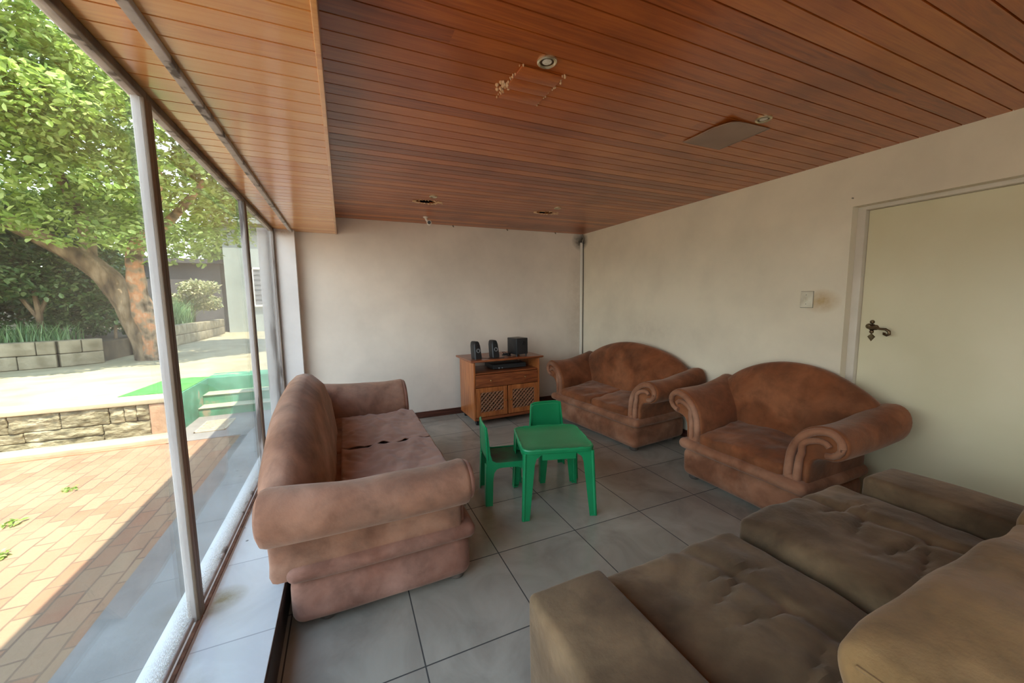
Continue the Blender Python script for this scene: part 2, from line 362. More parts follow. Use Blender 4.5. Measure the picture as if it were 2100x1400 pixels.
def child_copy(o, parent):
    c = o.copy(); COL.objects.link(c); c.parent = parent
    for ch in list(o.children): child_copy(ch, c)
    return c
def copy_thing(o, loc, rz, label=None):
    c = o.copy(); COL.objects.link(c); c.location = loc; c.rotation_euler = (0,0,rz)
    if label: c['label'] = label
    for ch in list(o.children): child_copy(ch, c)
    return c

# ------------------------------------------------------------------ room measures (metres)
XW = -.60      # glazing plane
XR = 3.10      # right wall
YB = 4.557     # back wall
YR = -2.6      # rear wall behind the viewer
HC = 2.296     # main ceiling
HL = 2.126     # dropped ceiling along the glazing
XS = -.024     # edge of the dropped ceiling
ZO = -.05      # paving outside
ZT = .38       # raised terrace

M = {}
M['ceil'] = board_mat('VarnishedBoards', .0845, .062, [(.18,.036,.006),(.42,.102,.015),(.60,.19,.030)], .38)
M['ceil2'] = board_mat('VarnishedBoardsDroppedLit', .0845, .062, [(.62,.24,.055),(.78,.37,.10),(.84,.47,.16)], .9)  # same boards, paler: window sheen on the dropped strip is in the base colour
M['floor'] = tile_mat('FloorTiles', .5, .215, 1.353, .0028, [(.25,.22,.18),(.34,.305,.25),(.41,.37,.305)], (.05,.045,.04), rough=.09)
M['sill'] = tile_mat('SillTiles', .5, -.1, 1.60, .0022, [(.56,.56,.56),(.64,.64,.64),(.70,.70,.70)], (.33,.33,.34), rough=.12, sy=.5, specks=9, spots=[((-.535,1.86,.155),(.10,.09,.1),(.36,.30,.20),2.2),((-.59,1.3,.155),(.045,2.6,.1),(.34,.17,.10),1.7),((-.5,1.42,.155),(.06,.12,.1),(.4,.37,.34),1.3)])
M['wall_back'] = wall_mat('PlasterBack', (.80,.72,.62), [((3.08,4.55,2.2), (.17,.3,.14), (.10,.09,.07), 2.6), ((3.05,4.5,1.2),(.25,.3,1.1),(.40,.33,.25),.9)])  # second spot: broad brown tint up the corner
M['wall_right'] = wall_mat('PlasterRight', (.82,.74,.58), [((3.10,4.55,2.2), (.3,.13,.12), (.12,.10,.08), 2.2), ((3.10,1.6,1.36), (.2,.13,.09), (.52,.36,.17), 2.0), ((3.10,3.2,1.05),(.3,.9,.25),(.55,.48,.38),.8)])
M['wall_left'] = wall_mat('PlasterPier', (.76,.73,.70), [((-.5,4.4,2.1), (.2,.2,.06), (.35,.27,.2), 1.8)])
M['ext'] = noisy('ExteriorRender', [(.35,(.55,.55,.50)),(.65,(.70,.70,.64))], 1.5, .9, .1)
M['door'] = noisy('DoorPaint', [(.35,(.68,.62,.42)),(.65,(.76,.70,.50))], 1.5, .33, .04, 25, spec=.5, world=True)
M['frame'] = noisy('DoorFramePaint', [(.35,(.58,.52,.43)),(.65,(.68,.62,.53))], 3, .4, .05)
M['bead'] = noisy('BacklitBareBead', [(.36,(.085,.055,.035)),(.7,(.20,.145,.10))], 14, .6, .3, 40, stretch=(1,1,.12), bdist=.004, world=True)  # bare brown wood, with the backlit shade of the room side in its colour
M['winframe'] = noisy('WeatheredFramePaint', [(.36,(.12,.10,.09)),(.42,(.42,.39,.37)),(.7,(.55,.52,.50))], 14, .6, .35, 40, stretch=(1,1,.12), bdist=.004, world=True)
M['rust'] = noisy('RustyPutty', [(.3,(.10,.05,.03)),(.7,(.26,.13,.08))], 30, .9, .3)
M['glass'] = glass_mat('DustyGlass')
M['skirt'] = noisy('SkirtingWood', [(.3,(.05,.018,.012)),(.7,(.13,.045,.028))], 3, .35, .1, 30, stretch=(1,12,12), world=True)
M['darkskirt'] = noisy('DarkSill', [(.3,(.025,.018,.016)),(.7,(.05,.035,.03))], 6, .45, .1)
M['sofaA'] = suede('SuedeSalmon', (.185,.085,.052), (.285,.142,.090), (.375,.205,.138), (.155,.098,.074))
M['sofaB'] = suede('SuedeRust', (.135,.043,.016), (.20,.066,.025), (.27,.100,.043), (.095,.046,.024))
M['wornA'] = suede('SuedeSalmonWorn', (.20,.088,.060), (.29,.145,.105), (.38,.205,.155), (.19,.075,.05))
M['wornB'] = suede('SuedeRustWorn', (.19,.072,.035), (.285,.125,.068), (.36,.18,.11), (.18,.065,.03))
M['sofaD'] = suede('SuedeOlive', (.075,.044,.023), (.125,.077,.041), (.19,.122,.066), (.05,.033,.022))
M['pillowD'] = suede('SuedeTan', (.18,.10,.04), (.25,.145,.06), (.31,.19,.085), (.14,.08,.035))
M['cover'] = noisy('CottonThrow', [(.3,(.27,.135,.088)),(.7,(.40,.215,.148))], 6, .9, .25, 220, bdist=.002, sheen=.2)
M['greenp'] = noisy('GreenPlastic', [(.3,(.008,.22,.075)),(.7,(.014,.30,.11))], 3, .32, .06, 180, spec=.5, bdist=.001)
M['greenseat'] = noisy('GreenPlasticSoiled', [(.35,(.03,.05,.03)),(.6,(.02,.16,.065))], 6, .5, .1, 120)
M['pine'] = noisy('StainedPine', [(.3,(.28,.082,.024)),(.55,(.46,.145,.040)),(.75,(.55,.21,.065))], 2.2, .35, .08, 30, stretch=(14,14,1.2), coat=.3, distort=1.5)
M['pineH'] = noisy('StainedPineHorizontal', [(.3,(.17,.045,.016)),(.55,(.29,.082,.027)),(.75,(.40,.135,.045))], 2.2, .35, .08, 30, stretch=(1.4,14,14), coat=.3, distort=1.5)
M['lattice'] = noisy('LatticeWood', [(.3,(.20,.085,.038)),(.7,(.33,.15,.07))], 20, .6, .1)
M['void'] = plain('RecessShade', (.012,.01,.008), .95, 0, .1)  # near-black colour in place of the shade in voids and gaps
M['brass'] = plain('AgedBrass', (.55,.33,.14), .35, 1)
M['bronze'] = noisy('OldBronze', [(.3,(.09,.06,.035)),(.7,(.2,.14,.08))], 30, .38, .1, 60, metal=.9)
M['black'] = plain('BlackPlastic', (.014,.014,.015), .38)
M['blackm'] = plain('BlackMatt', (.022,.022,.023), .75)
M['grey'] = plain('ConeGrey', (.32,.33,.34), .4)
M['cream'] = noisy('CreamPlastic', [(.35,(.60,.55,.42)),(.65,(.76,.72,.58))], 12, .4, .05)
M['grime'] = plain('GrimyGrey', (.22,.2,.16), .7)
M['gold'] = plain('DownlightRing', (.72,.62,.42), .28, .85)
M['lens'] = noisy('FrostedLens', [(.35,(.66,.62,.5)),(.65,(.85,.82,.72))], 90, .3, .3, 140)
M['whitep'] = plain('WhitePlastic', (.74,.70,.62), .45)
M['splinter'] = noisy('PaleSplinters', [(.3,(.55,.30,.14)),(.7,(.88,.66,.42))], 40, .9, .4)
M['patch'] = noisy('StainedPatch', [(.3,(.36,.085,.02)),(.7,(.55,.17,.038))], 3, .33, .1, 30, stretch=(2,14,2), coat=.3)
M['patch2'] = noisy('BrownHardboard', [(.3,(.27,.165,.12)),(.7,(.36,.23,.165))], 3, .42, .15, 5)
M['bun'] = noisy('FootBrown', [(.3,(.06,.045,.035)),(.7,(.13,.10,.08))], 12, .6, .1)
M['paving'] = brick_mat('BrickPaving', (.25,.115,.065), (.27,.175,.105), (.13,.08,.055), 1, .21, .105, rot=PI/2, msize=.006, noise_c=(.25,.175,.105), bump=.25)
M['apron'] = noisy('ConcreteApron', [(.3,(.15,.135,.12)),(.7,(.22,.20,.18))], 4, .85, .2, 30, world=True)
M['terrace'] = noisy('TerraceScreed', [(.3,(.24,.20,.12)),(.7,(.37,.31,.195))], 2.2, .9, .2, 24, world=True)
M['kerb'] = noisy('PaleKerb', [(.3,(.30,.24,.15)),(.7,(.42,.34,.22))], 5, .9, .2, world=True)
M['kerbred'] = noisy('RedKerbEdge', [(.3,(.28,.10,.05)),(.7,(.38,.18,.10))], 6, .9, .2, world=True)
M['stone'] = noisy('SplitStone', [(.3,(.08,.065,.035)),(.5,(.20,.165,.095)),(.72,(.36,.30,.19))], 9, .95, 1.0, 16, detail=8, stretch=(1,1,2.0), bdist=.03, world=True)
M['stone2'] = noisy('PinkStone', [(.3,(.30,.17,.10)),(.7,(.42,.26,.16))], 12, .95, .5, 60, world=True)
M['planter'] = noisy('PlanterBlocks', [(.3,(.15,.12,.07)),(.7,(.30,.25,.165))], 6, .95, .5, 22, bdist=.02, world=True)
M['stepg'] = noisy('FlakedGreenPaint', [(.42,(.03,.17,.09)),(.60,(.07,.25,.15)),(.66,(.30,.26,.17))], 4.5, .75, .3, 20, detail=8, world=True)
M['turf'] = noisy('GreenPaintedPatch', [(.3,(.04,.17,.03)),(.7,(.065,.23,.05))], 9, .9, .2, world=True)
M['tread'] = noisy('WornTread', [(.42,(.40,.36,.24)),(.7,(.18,.34,.21))], 4, .85, .2, world=True)
M['bark'] = noisy('Bark', [(.36,(.045,.028,.016)),(.5,(.17,.115,.065)),(.66,(.32,.235,.15))], 5, .95, 1.0, 13, stretch=(1,1,.4), bdist=.05, world=True)
M['bark2'] = noisy('PeeledBark', [(.36,(.07,.045,.025)),(.50,(.25,.175,.11)),(.58,(.40,.17,.075)),(.70,(.46,.31,.20))], 6, .9, .6, 16, bdist=.03, world=True)
M['leaf'] = leaf_mat('TreeLeaves', (.12,.20,.03), (.31,.43,.085), (.58,.68,.27), .5)
M['leafd'] = leaf_mat('ShrubLeaves', (.025,.06,.015), (.06,.13,.03), (.22,.30,.12), .3)
M['leafp'] = leaf_mat('PaleShrubLeaves', (.12,.16,.05), (.34,.34,.15), (.66,.58,.36), .3)
M['blade'] = leaf_mat('StrapLeaves', (.06,.13,.04), (.14,.26,.09), (.3,.42,.2), .35)
M['soil'] = noisy('Soil', [(.3,(.05,.035,.02)),(.7,(.12,.085,.05))], 8, .95, .5)
M['house'] = noisy('HouseRender', [(.3,(.26,.28,.25)),(.7,(.36,.38,.34))], 1.2, .9, .1, world=True)
M['houseD'] = noisy('ShadedHouseRender', [(.3,(.06,.055,.055)),(.7,(.10,.09,.09))], 1.2, .9, .1, world=True)  # wall in shadow: the shade is put into a very dark render
M['jal'] = plain('LouvreGlass', (.16,.15,.15), .15)
M['rooft'] = noisy('RoofSheet', [(.3,(.24,.22,.2)),(.7,(.34,.31,.28))], 3, .7, .1)
M['grass'] = noisy('Lawn', [(.3,(.06,.12,.02)),(.7,(.16,.24,.05))], 6, .95, .6, 60, world=True)
M['grate'] = noisy('DrainGrate', [(.3,(.3,.24,.16)),(.7,(.45,.38,.27))], 20, .8, .2)
M['cordw'] = plain('WhiteConduit', (.82,.79,.70), .5)

# ------------------------------------------------------------------ room shell
fl = MB().box(XW+.28, XR+.25, YR, YB, -.12, 0)
struct('floor', fl, M['floor'], 'beige glossy tiled floor')
bk = MB().box(-.64, XR+.3, YB, YB+.25, -.2, 2.6)
struct('wall_back', bk, M['wall_back'], 'stained off-white plaster back wall')
# right wall with door recess
OY0, OY1, OZ = .42, 1.458, 1.975
rw = MB().box(XR, XR+.25, OY1, YB, -.2, 2.6).box(XR, XR+.25, YR, OY0, -.2, 2.6).box(XR, XR+.25, OY0, OY1, OZ, 2.6)
struct('wall_right', rw, M['wall_right'], 'cream plaster wall with the flush door')
# rear wall, unseen, with a glazed opening added for skylight
re = MB().box(-.9, .1, YR-.2, YR, -.2, 2.6).box(1.0, XR+.3, YR-.2, YR, -.2, 2.6).box(.1, 1.0, YR-.2, YR, 2.1, 2.6)
struct('wall_rear', re, M['wall_left'])
# left: sill block, pier at the far end, lintel strip
struct('wall_left', MB().box(-.70, XW+.29, YR, YB, -.2, .146).box(-.64, -.408, 4.441, YB, .1, HL+.3).box(-.640, -.622, YR, YB, HL-.01, 2.63), M['wall_left'], 'white plaster pier at the end of the glazing')
sl = MB().bbox(XW+.03, -.305, YR, 4.44, .146, .155, .002)
struct('trim_1', sl, M['sill'], 'pale tiled ledge under the glazing')
struct('trim_2', MB().bbox(-.312, -.300, YR, 4.44, .0, .147, .003), M['darkskirt'], 'dark upright edge of the ledge')

# ceilings: real tongue-and-groove profile extruded along X
HOLES = [(.735, 3.572, .090, .046), (1.955, 3.572, .094, .044)]
def boards(x0, x1, z, y0, y1, holes=()):
    """board soffit; around each hole the strips are cut fine and left ragged"""
    p = .0845; off = .062; mb = MB(); rnd = random.Random(4)
    y = off + math.floor((y0-off)/p)*p; pr = []
    while y < y1:
        a, b_ = max(y, y0), min(y+p, y1)
        if b_-a > .012:
            pr += [(a, z+.010), (a+.0026, z+.010), (a+.0046, z)]
            for hx, hy, rx, ry in holes[:1]:
                q = a+.007
                while q < b_-.004:
                    if abs(q-hy) < ry*1.25: pr.append((q, z))
                    q += .0035
            pr += [(b_-.0016, z), (b_-.0003, z+.010)]
        y += p
    for (ya, za), (yb, zb) in zip(pr[:-1], pr[1:]):
        ym = (ya+yb)/2; xs = [x0]
        for hx, hy, rx, ry in holes:
            d = (ym-hy)/ry
            if abs(d) < 1:
                w = rx*math.sqrt(1-d*d); xs += [hx-w+rnd.uniform(-.010,.006), hx+w+rnd.uniform(-.006,.010)]
        xs.append(x1)
        for k in range(0, len(xs), 2):
            u, v = xs[k], xs[k+1]
            if v-u > .001:
                mb.add([(u,ya,za),(v,ya,za),(v,yb,zb),(u,yb,zb)], [(0,1,2,3)])
    return mb
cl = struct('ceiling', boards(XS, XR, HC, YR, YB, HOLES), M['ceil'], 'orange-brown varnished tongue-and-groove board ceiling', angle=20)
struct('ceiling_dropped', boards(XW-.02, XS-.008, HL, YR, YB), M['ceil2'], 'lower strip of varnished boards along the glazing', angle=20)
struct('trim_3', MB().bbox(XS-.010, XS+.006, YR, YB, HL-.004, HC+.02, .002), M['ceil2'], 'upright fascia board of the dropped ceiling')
struct('trim_4', MB().bbox(-.452, -.424, YR, 4.44, HL-.022, HL-.001, .003), M['winframe'], 'thin curtain batten on the dropped ceiling')
struct('void_shade_sheet', MB().box(XS, XR, YR, YB, HC+.10, HC+.12), M['void'])  # added near-black sheet, stands in for the unlit void above the holes
struct('roof', MB().box(-.97, XR+.5, YR-1.0, 5.55, 2.62, 2.74), M['rooft'])
struct('baseboard_back', MB().bbox(-.408, XR, YB-.018, YB, 0, .055, .004).bbox(-.408, XR, YB-.012, YB, .05, .075, .003), M['skirt'], 'two-stepped dark reddish skirting board')
struct('baseboard_right', MB().bbox(XR-.018, XR, OY1+.06, YB-.02, 0, .055, .004).bbox(XR-.012, XR, OY1+.06, YB-.02, .05, .075, .003), M['skirt'])

# splinters round the holes knocked in the ceiling
for i, (hx, hy, rx, ry) in enumerate(HOLES):
    rnd = random.Random(20+i); mb = MB()
    for k in range(120):
        a = rnd.uniform(0, 2*PI); q = rnd.uniform(1.0, 1.12) + (rnd.random()**2)*.75*(1 if math.cos(a) > .2 else .15)
        x, y = hx+rx*q*math.cos(a), hy+ry*q*math.sin(a)
        l = rnd.uniform(.008,.026); w = rnd.uniform(.003,.008); r = a + rnd.uniform(-1,1); c, s = math.cos(r), math.sin(r)
        zz = HC-.0003; t = rnd.uniform(.003,.012)
        mb.add([(x-w*s,y+w*c,zz),(x+w*s,y-w*c,zz),(x+l*c,y+l*s,zz-t),(x-w*c*.5,y-w*s*.5,zz-t*.6)], [(0,1,2),(0,2,3),(1,2,3),(0,1,3)])
    t = build('splintered_hole_edge', mb, M['splinter'], smooth=False, loc=(hx,hy,HC))
    tag(t, ['pale splinters round the ragged ceiling hole above the small white camera', 'pale splinters round the smaller ragged ceiling hole nearer the right-hand corner'][i], 'splinters')

# ceiling patches
t = thing('ceiling_patch', 'reddish wooden board patch let into the ceiling beside the large downlight', 'patch', (.775,1.545,HC))
mb = MB()
for k in range(3): mb.bbox(-.093, .093, -.122+k*.0815, -.122+k*.0815+.078, -.009, -.001, .002)
build('patch_board', mb, M['patch'], t)
mb = MB(); rnd = random.Random(5)
for k in range(60):
    sd = rnd.random()
    y = rnd.uniform(-.13,.13)
    x = (-.098 if sd < .65 else .098) + rnd.gauss(0,.004) + (.0)
    if sd < .3: x, y = -.103+rnd.gauss(0,.010), .03+rnd.gauss(0,.02)
    r = rnd.uniform(.002,.005)*(1.6 if sd < .3 else 1)
    mb.lathe([(.0001,-.006-r),(r*.8,-.005-r*.5),(r,-.004),(r*.8,.001)], 7, (x,y,0))
build('filler', mb, M['splinter'], t)['kind'] = 'stuff'
t = build('ceiling_patch', MB().grid(18, 18, lambda u, v: (1.85+u*.30, 1.41+v*.305, HC-.004 - .002*math.sin(u*PI)*math.sin(v*PI) - .016*max(0,1-u*2.6)**2*max(0,1-v*2.2)**2 - .001*math.sin(u*5)*(1-v))),
          M['patch2'], loc=(2.0,1.56,HC), mods=[('SOLIDIFY', {'thickness': .003, 'offset': 1})])
tag(t, 'dull brown hardboard sheet with a lifted corner patched on the ceiling', 'patch')

# downlights
def downlight(x, y, r, label):
    t = thing('downlight', label, 'ceiling light', (x,y,HC), 0, 'recessed downlights')
    build('ring', MB().lathe([(r*.70,-.001),(r*.72,-.006),(r*.86,-.010),(r,-.006),(r,.0),(r*.72,.0)], 36), M['gold'], t)
    build('baffle', MB().lathe([(r*.72,-.004),(r*.60,.004),(r*.6,.006),(r*.72,.006)], 30), M['bronze'], t)
    build('lens', MB().lathe([(.0001,-.004),(r*.35,-.005),(r*.62,-.003),(r*.62,.004),(.0001,.004)], 30), M['lens'], t)
downlight(.761, 1.365, .038, 'round downlight with gold ring beside the reddish board patch')
downlight(2.011, 1.354, .038, 'round downlight with gold ring beside the lifted brown sheet')
downlight(.762, 3.375, .034, 'small pale downlight behind the larger ragged hole')
downlight(1.985, 3.358, .034, 'small pale downlight behind the ragged hole near the corner')

# little camera hanging from the ceiling
t = thing('security_camera', 'small white camera with dark round lens hanging below the ragged hole', 'camera', (.857,4.2,HC))
build('mount', MB().lathe([(.0001,.0),(.026,.0),(.026,-.006),(.018,-.012),(.0001,-.013)][::-1], 24), M['whitep'], t)
build('arm', MB().tube([(0,0,-.008),(.008,0,-.03),(.022,-.005,-.045)], [.012,.012,.013], 12), M['whitep'], t)
hd = MB().lathe([(.0001,-.035),(.021,-.034),(.026,-.028),(.026,.03),(.018,.036),(.0001,.036)], 24, axis='Y').xf(Matrix.Translation((.034,-.018,-.062)) @ Matrix.Rotation(-.25,4,'Z') @ Matrix.Rotation(.12,4,'X'))
hd = build('head', hd, M['whitep'], t)
build('lens', MB().lathe([(.0001,-.037),(.016,-.037),(.018,-.033),(.0001,-.032)], 20, axis='Y').xf(Matrix.Translation((.034,-.018,-.062)) @ Matrix.Rotation(-.25,4,'Z') @ Matrix.Rotation(.12,4,'X')), M['black'], hd)
# screws / dark clips along the top of the back wall
for k, x in enumerate((1.25, 1.95, 2.65)):
    o = build('hook', MB().tube([(x,YB-.012,HC-.001),(x,YB-.014,HC-.012),(x+.008,YB-.02,HC-.02)], .005, 6).lathe([(.0001,.0),(.009,0),(.009,-.003),(.0001,-.003)][::-1], 10, (x,YB-.012,HC)), M['bronze'], loc=(x,YB-.012,HC))
    tag(o, ['small dark hook where ceiling meets back wall, leftmost of three', 'small dark hook where ceiling meets back wall, middle of three', 'small dark hook where ceiling meets back wall, nearest the corner'][k], 'hook', 'small hooks along the top of the back wall')

# conduit in the corner
t = thing('conduit', 'narrow white cable conduit running down the room corner', 'conduit', (XR-.02,YB-.02,0))
build('channel', MB().bbox(-.028,.004,-.004,.018,.08,2.18,.003), M['cordw'], t)
build('cable', MB().tube([(.014,-.004,.1),(.013,-.003,.8),(.014,-.004,1.5),(.010,-.006,2.12),(.0,-.01,2.2)], .0035, 6), M['black'], t)
build('cable_end', MB().tube([(-.004,-.006,2.17),(-.012,-.02,2.205),(0,-.02,2.22),(.006,-.012,2.26),(0,-.005,2.293)], [.008,.012,.009,.005,.004], 7), M['grime'], t)

# ------------------------------------------------------------------ glazing
def pane_mesh(y0, y1, z0, z1, x): return MB().box(x-.003, x+.003, y0, y1, z0, z1)
MULL = [-2.60, -1.12, .30, 1.789, 3.236, 4.44]
ZS, ZH = .155, HL
def bar(mb, y0, y1, z0, z1):
    mb.bbox(-.645, -.575, y0, y1, z0, z1, .005)
for i in range(len(MULL)-1):
    a, b = MULL[i], MULL[i+1]
    mb = MB()
    w = .029
    # stiles, head and bottom rail
    mb.bbox(-.618, -.590, a+.0005, a+w, ZS, ZH-.02, .004)
    mb.bbox(-.618, -.590, b-w, b-.0005, ZS, ZH-.02, .004)
    mb.bbox(-.622, -.596, a+.0005, b-.0005, ZH-.028, ZH-.001, .004)
    mb.bbox(-.620, -.600, a+.012, b-.012, ZS, ZS+.022, .004)
    if i == len(MULL)-2: mb.bbox(-.72, -.600, b-w-.004, b-.001, ZS, ZH-.002, .004)
    w_ = struct('window_%d' % (i+1), mb, M['winframe'])
    w_['label'] = ['', '', 'nearest tall fixed glazing bay with weathered frame', 'middle tall fixed glazing bay with weathered frame', 'far glazing bay beside the white pier'][i] or 'fixed glazing bay beyond the viewer'
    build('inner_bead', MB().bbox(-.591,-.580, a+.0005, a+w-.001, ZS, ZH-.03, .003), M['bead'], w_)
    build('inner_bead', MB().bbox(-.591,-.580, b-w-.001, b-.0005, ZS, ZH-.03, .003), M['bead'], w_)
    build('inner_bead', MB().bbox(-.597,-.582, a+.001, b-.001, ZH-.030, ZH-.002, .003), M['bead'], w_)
    build('pane', pane_mesh(a+w-.005, b-w+.005, ZS+.016, ZH-.022, -.609), M['glass'], w_)
    build('putty', MB().bbox(-.592,-.578, a+.003, b-.003, ZS, ZS+.008, .002), M['rust'], w_)
w_ = struct('window_6', MB().bbox(.1,.16,YR-.12,YR-.04,0,2.1).bbox(.94,1.0,YR-.12,YR-.04,0,2.1).bbox(.1,1.0,YR-.12,YR-.04,2.04,2.1), M['winframe'])  # unseen opening added to bring skylight in from behind
build('pane', MB().box(.15,.95,YR-.083,YR-.077,0,2.05), M['glass'], w_)
struct('floor_threshold', MB().box(.1,1.0,YR-.2,YR,-.12,0), M['apron'])

# ------------------------------------------------------------------ door in the right wall
mb = MB().bbox(XR+.065, XR+.15, OY1-.044, OY1+.001, 0, OZ-.0, .004).bbox(XR+.065, XR+.15, OY0, OY1-.04, OZ-.024, OZ+.001, .004).bbox(XR+.065, XR+.15, OY0, OY0+.044, 0, OZ-.02, .004)
struct('trim_5', mb, M['frame'], 'cream painted door frame set back in the wall opening')
dr = struct('door_1', MB().bbox(XR+.105, XR+.145, OY0+.045, OY1-.045, .01, OZ-.025, .003), M['door'], 'plain cream flush door with ornate bronze lever')
struct('wall_behind_door', MB().box(XR+.152, XR+.25, OY0, OY1, -.1, OZ), M['wall_right'])
HX, HY, HZ = XR+.105, 1.347, 1.185
mb = MB()
for dy, dz, r in ((.0,.0,.022),(.018,.006,.018),(-.018,.0,.017),(.002,.035,.013),(.002,-.03,.012)):
    mb.lathe([(.0001,-.012),(r*.7,-.010),(r,-.004),(r,.001),(.0001,.001)], 18, (HX,HY+dy,HZ+dz), 'X')
mb.add([(HX-.008,HY+.002,HZ-.043),(HX-.008,HY-.016,HZ-.062),(HX-.008,HY+.002,HZ-.088),(HX-.008,HY+.02,HZ-.062),(HX,HY+.002,HZ-.04),(HX,HY-.019,HZ-.062),(HX,HY+.002,HZ-.094),(HX,HY+.023,HZ-.062)],
       [(0,1,2,3),(0,4,5,1),(1,5,6,2),(2,6,7,3),(3,7,4,0)])
h = build('escutcheon', mb, M['bronze'], dr)
mb = MB().tube([(HX-.005,HY,HZ),(HX-.03,HY,HZ),(HX-.042,HY-.012,HZ-.001),(HX-.045,HY-.035,HZ+.001),(HX-.045,HY-.06,HZ-.006),(HX-.045,HY-.085,HZ-.006),(HX-.045,HY-.104,HZ-.02),(HX-.045,HY-.106,HZ-.036),(HX-.045,HY-.093,HZ-.045),(HX-.045,HY-.08,HZ-.038),(HX-.045,HY-.082,HZ-.028)],
         [.009,.009,.009,.008,.007,.008,.009,.009,.008,.008,.009], 10)
build('handle', mb, M['bronze'], dr)

# light switch
t = thing('light_switch', 'cream wall switch plate with grubby toggles beside the door', 'switch', (XR,1.692,1.372))
build('plate', MB().bbox(-.010,.0,-.040,.040,-.058,.058,.003), M['cream'], t)
build('surround', MB().bbox(-.004,.0,-.0425,.0425,-.0605,.0605,.002), M['grime'], t)
build('toggle', MB().bbox(-.016,-.009,-.007,.002,-.012,.018,.002), M['cream'], t)
build('toggle', MB().bbox(-.014,-.009,.004,.013,-.02,.012,.002), M['cream'], t)
build('screw', MB().lathe([(.0001,-.0115),(.003,-.011),(.003,-.009),(.0001,-.009)],8,(0,.002,.034),'X'), M['grime'], t)
build('screw', MB().lathe([(.0001,-.0115),(.003,-.011),(.003,-.009),(.0001,-.009)],8,(0,.002,-.032),'X'), M['grime'], t)
o = build('wall_screw', MB().lathe([(.0001,-.012),(.004,-.011),(.004,0),(.0001,0)],8,(XR,1.46,2.03),'X'), M['grime'], loc=(XR,1.46,2.03))
tag(o, 'small grey wall plug above the corner of the door frame', 'screw')

# ------------------------------------------------------------------ roll-arm sofas
def wrinkle(p, amp, sc=5.0, seed=0):
    return amp*noise.noise(Vector((p[0]*sc+seed, p[1]*sc-seed, p[2]*sc+seed*.37)))
def arm_profile(sgn, W):
    """outline in (x, z) of a rolled arm; sgn = side"""
    pts = []
    cx, cz, R = .090, .575, .098
    pts.append((-.13, .255))
    for i in range(1, 6): pts.append((-.13 - .004*math.sin(i/6*PI), .255 + .16*i/6))
    P0, P1, P2, P3 = Vector((-.13,.42)), Vector((-.125,.56)), Vector((-.03,cz+R)), Vector((cx,cz+R))
    for i in range(0, 9):
        t = i/9; pts.append(tuple(P0*(1-t)**3 + P1*3*t*(1-t)**2 + P2*3*t*t*(1-t) + P3*t**3))
    for i in range(0, 15):
        a = math.radians(90 - i*13.0); pts.append((cx + R*math.cos(a), cz + R*math.sin(a)))
    pts += [(.045,.468),(.022,.452),(.006,.42),(0,.38),(0,.32),(0,.255)]
    return [(sgn*(W + x), z) for x, z in pts]
def offset_poly(poly, d):
    n = len(poly); out = []
    area = sum(poly[i][0]*poly[(i+1)%n][1]-poly[(i+1)%n][0]*poly[i][1] for i in range(n))
    sg = 1 if area > 0 else -1
    for i in range(n):
        a, b = Vector(poly[i-1]), Vector(poly[(i+1)%n]); t = (b-a).normalized()
        nrm = Vector((-t.y, t.x))*sg
        out.append((poly[i][0]+nrm.x*d, poly[i][1]+nrm.y*d))
    return out
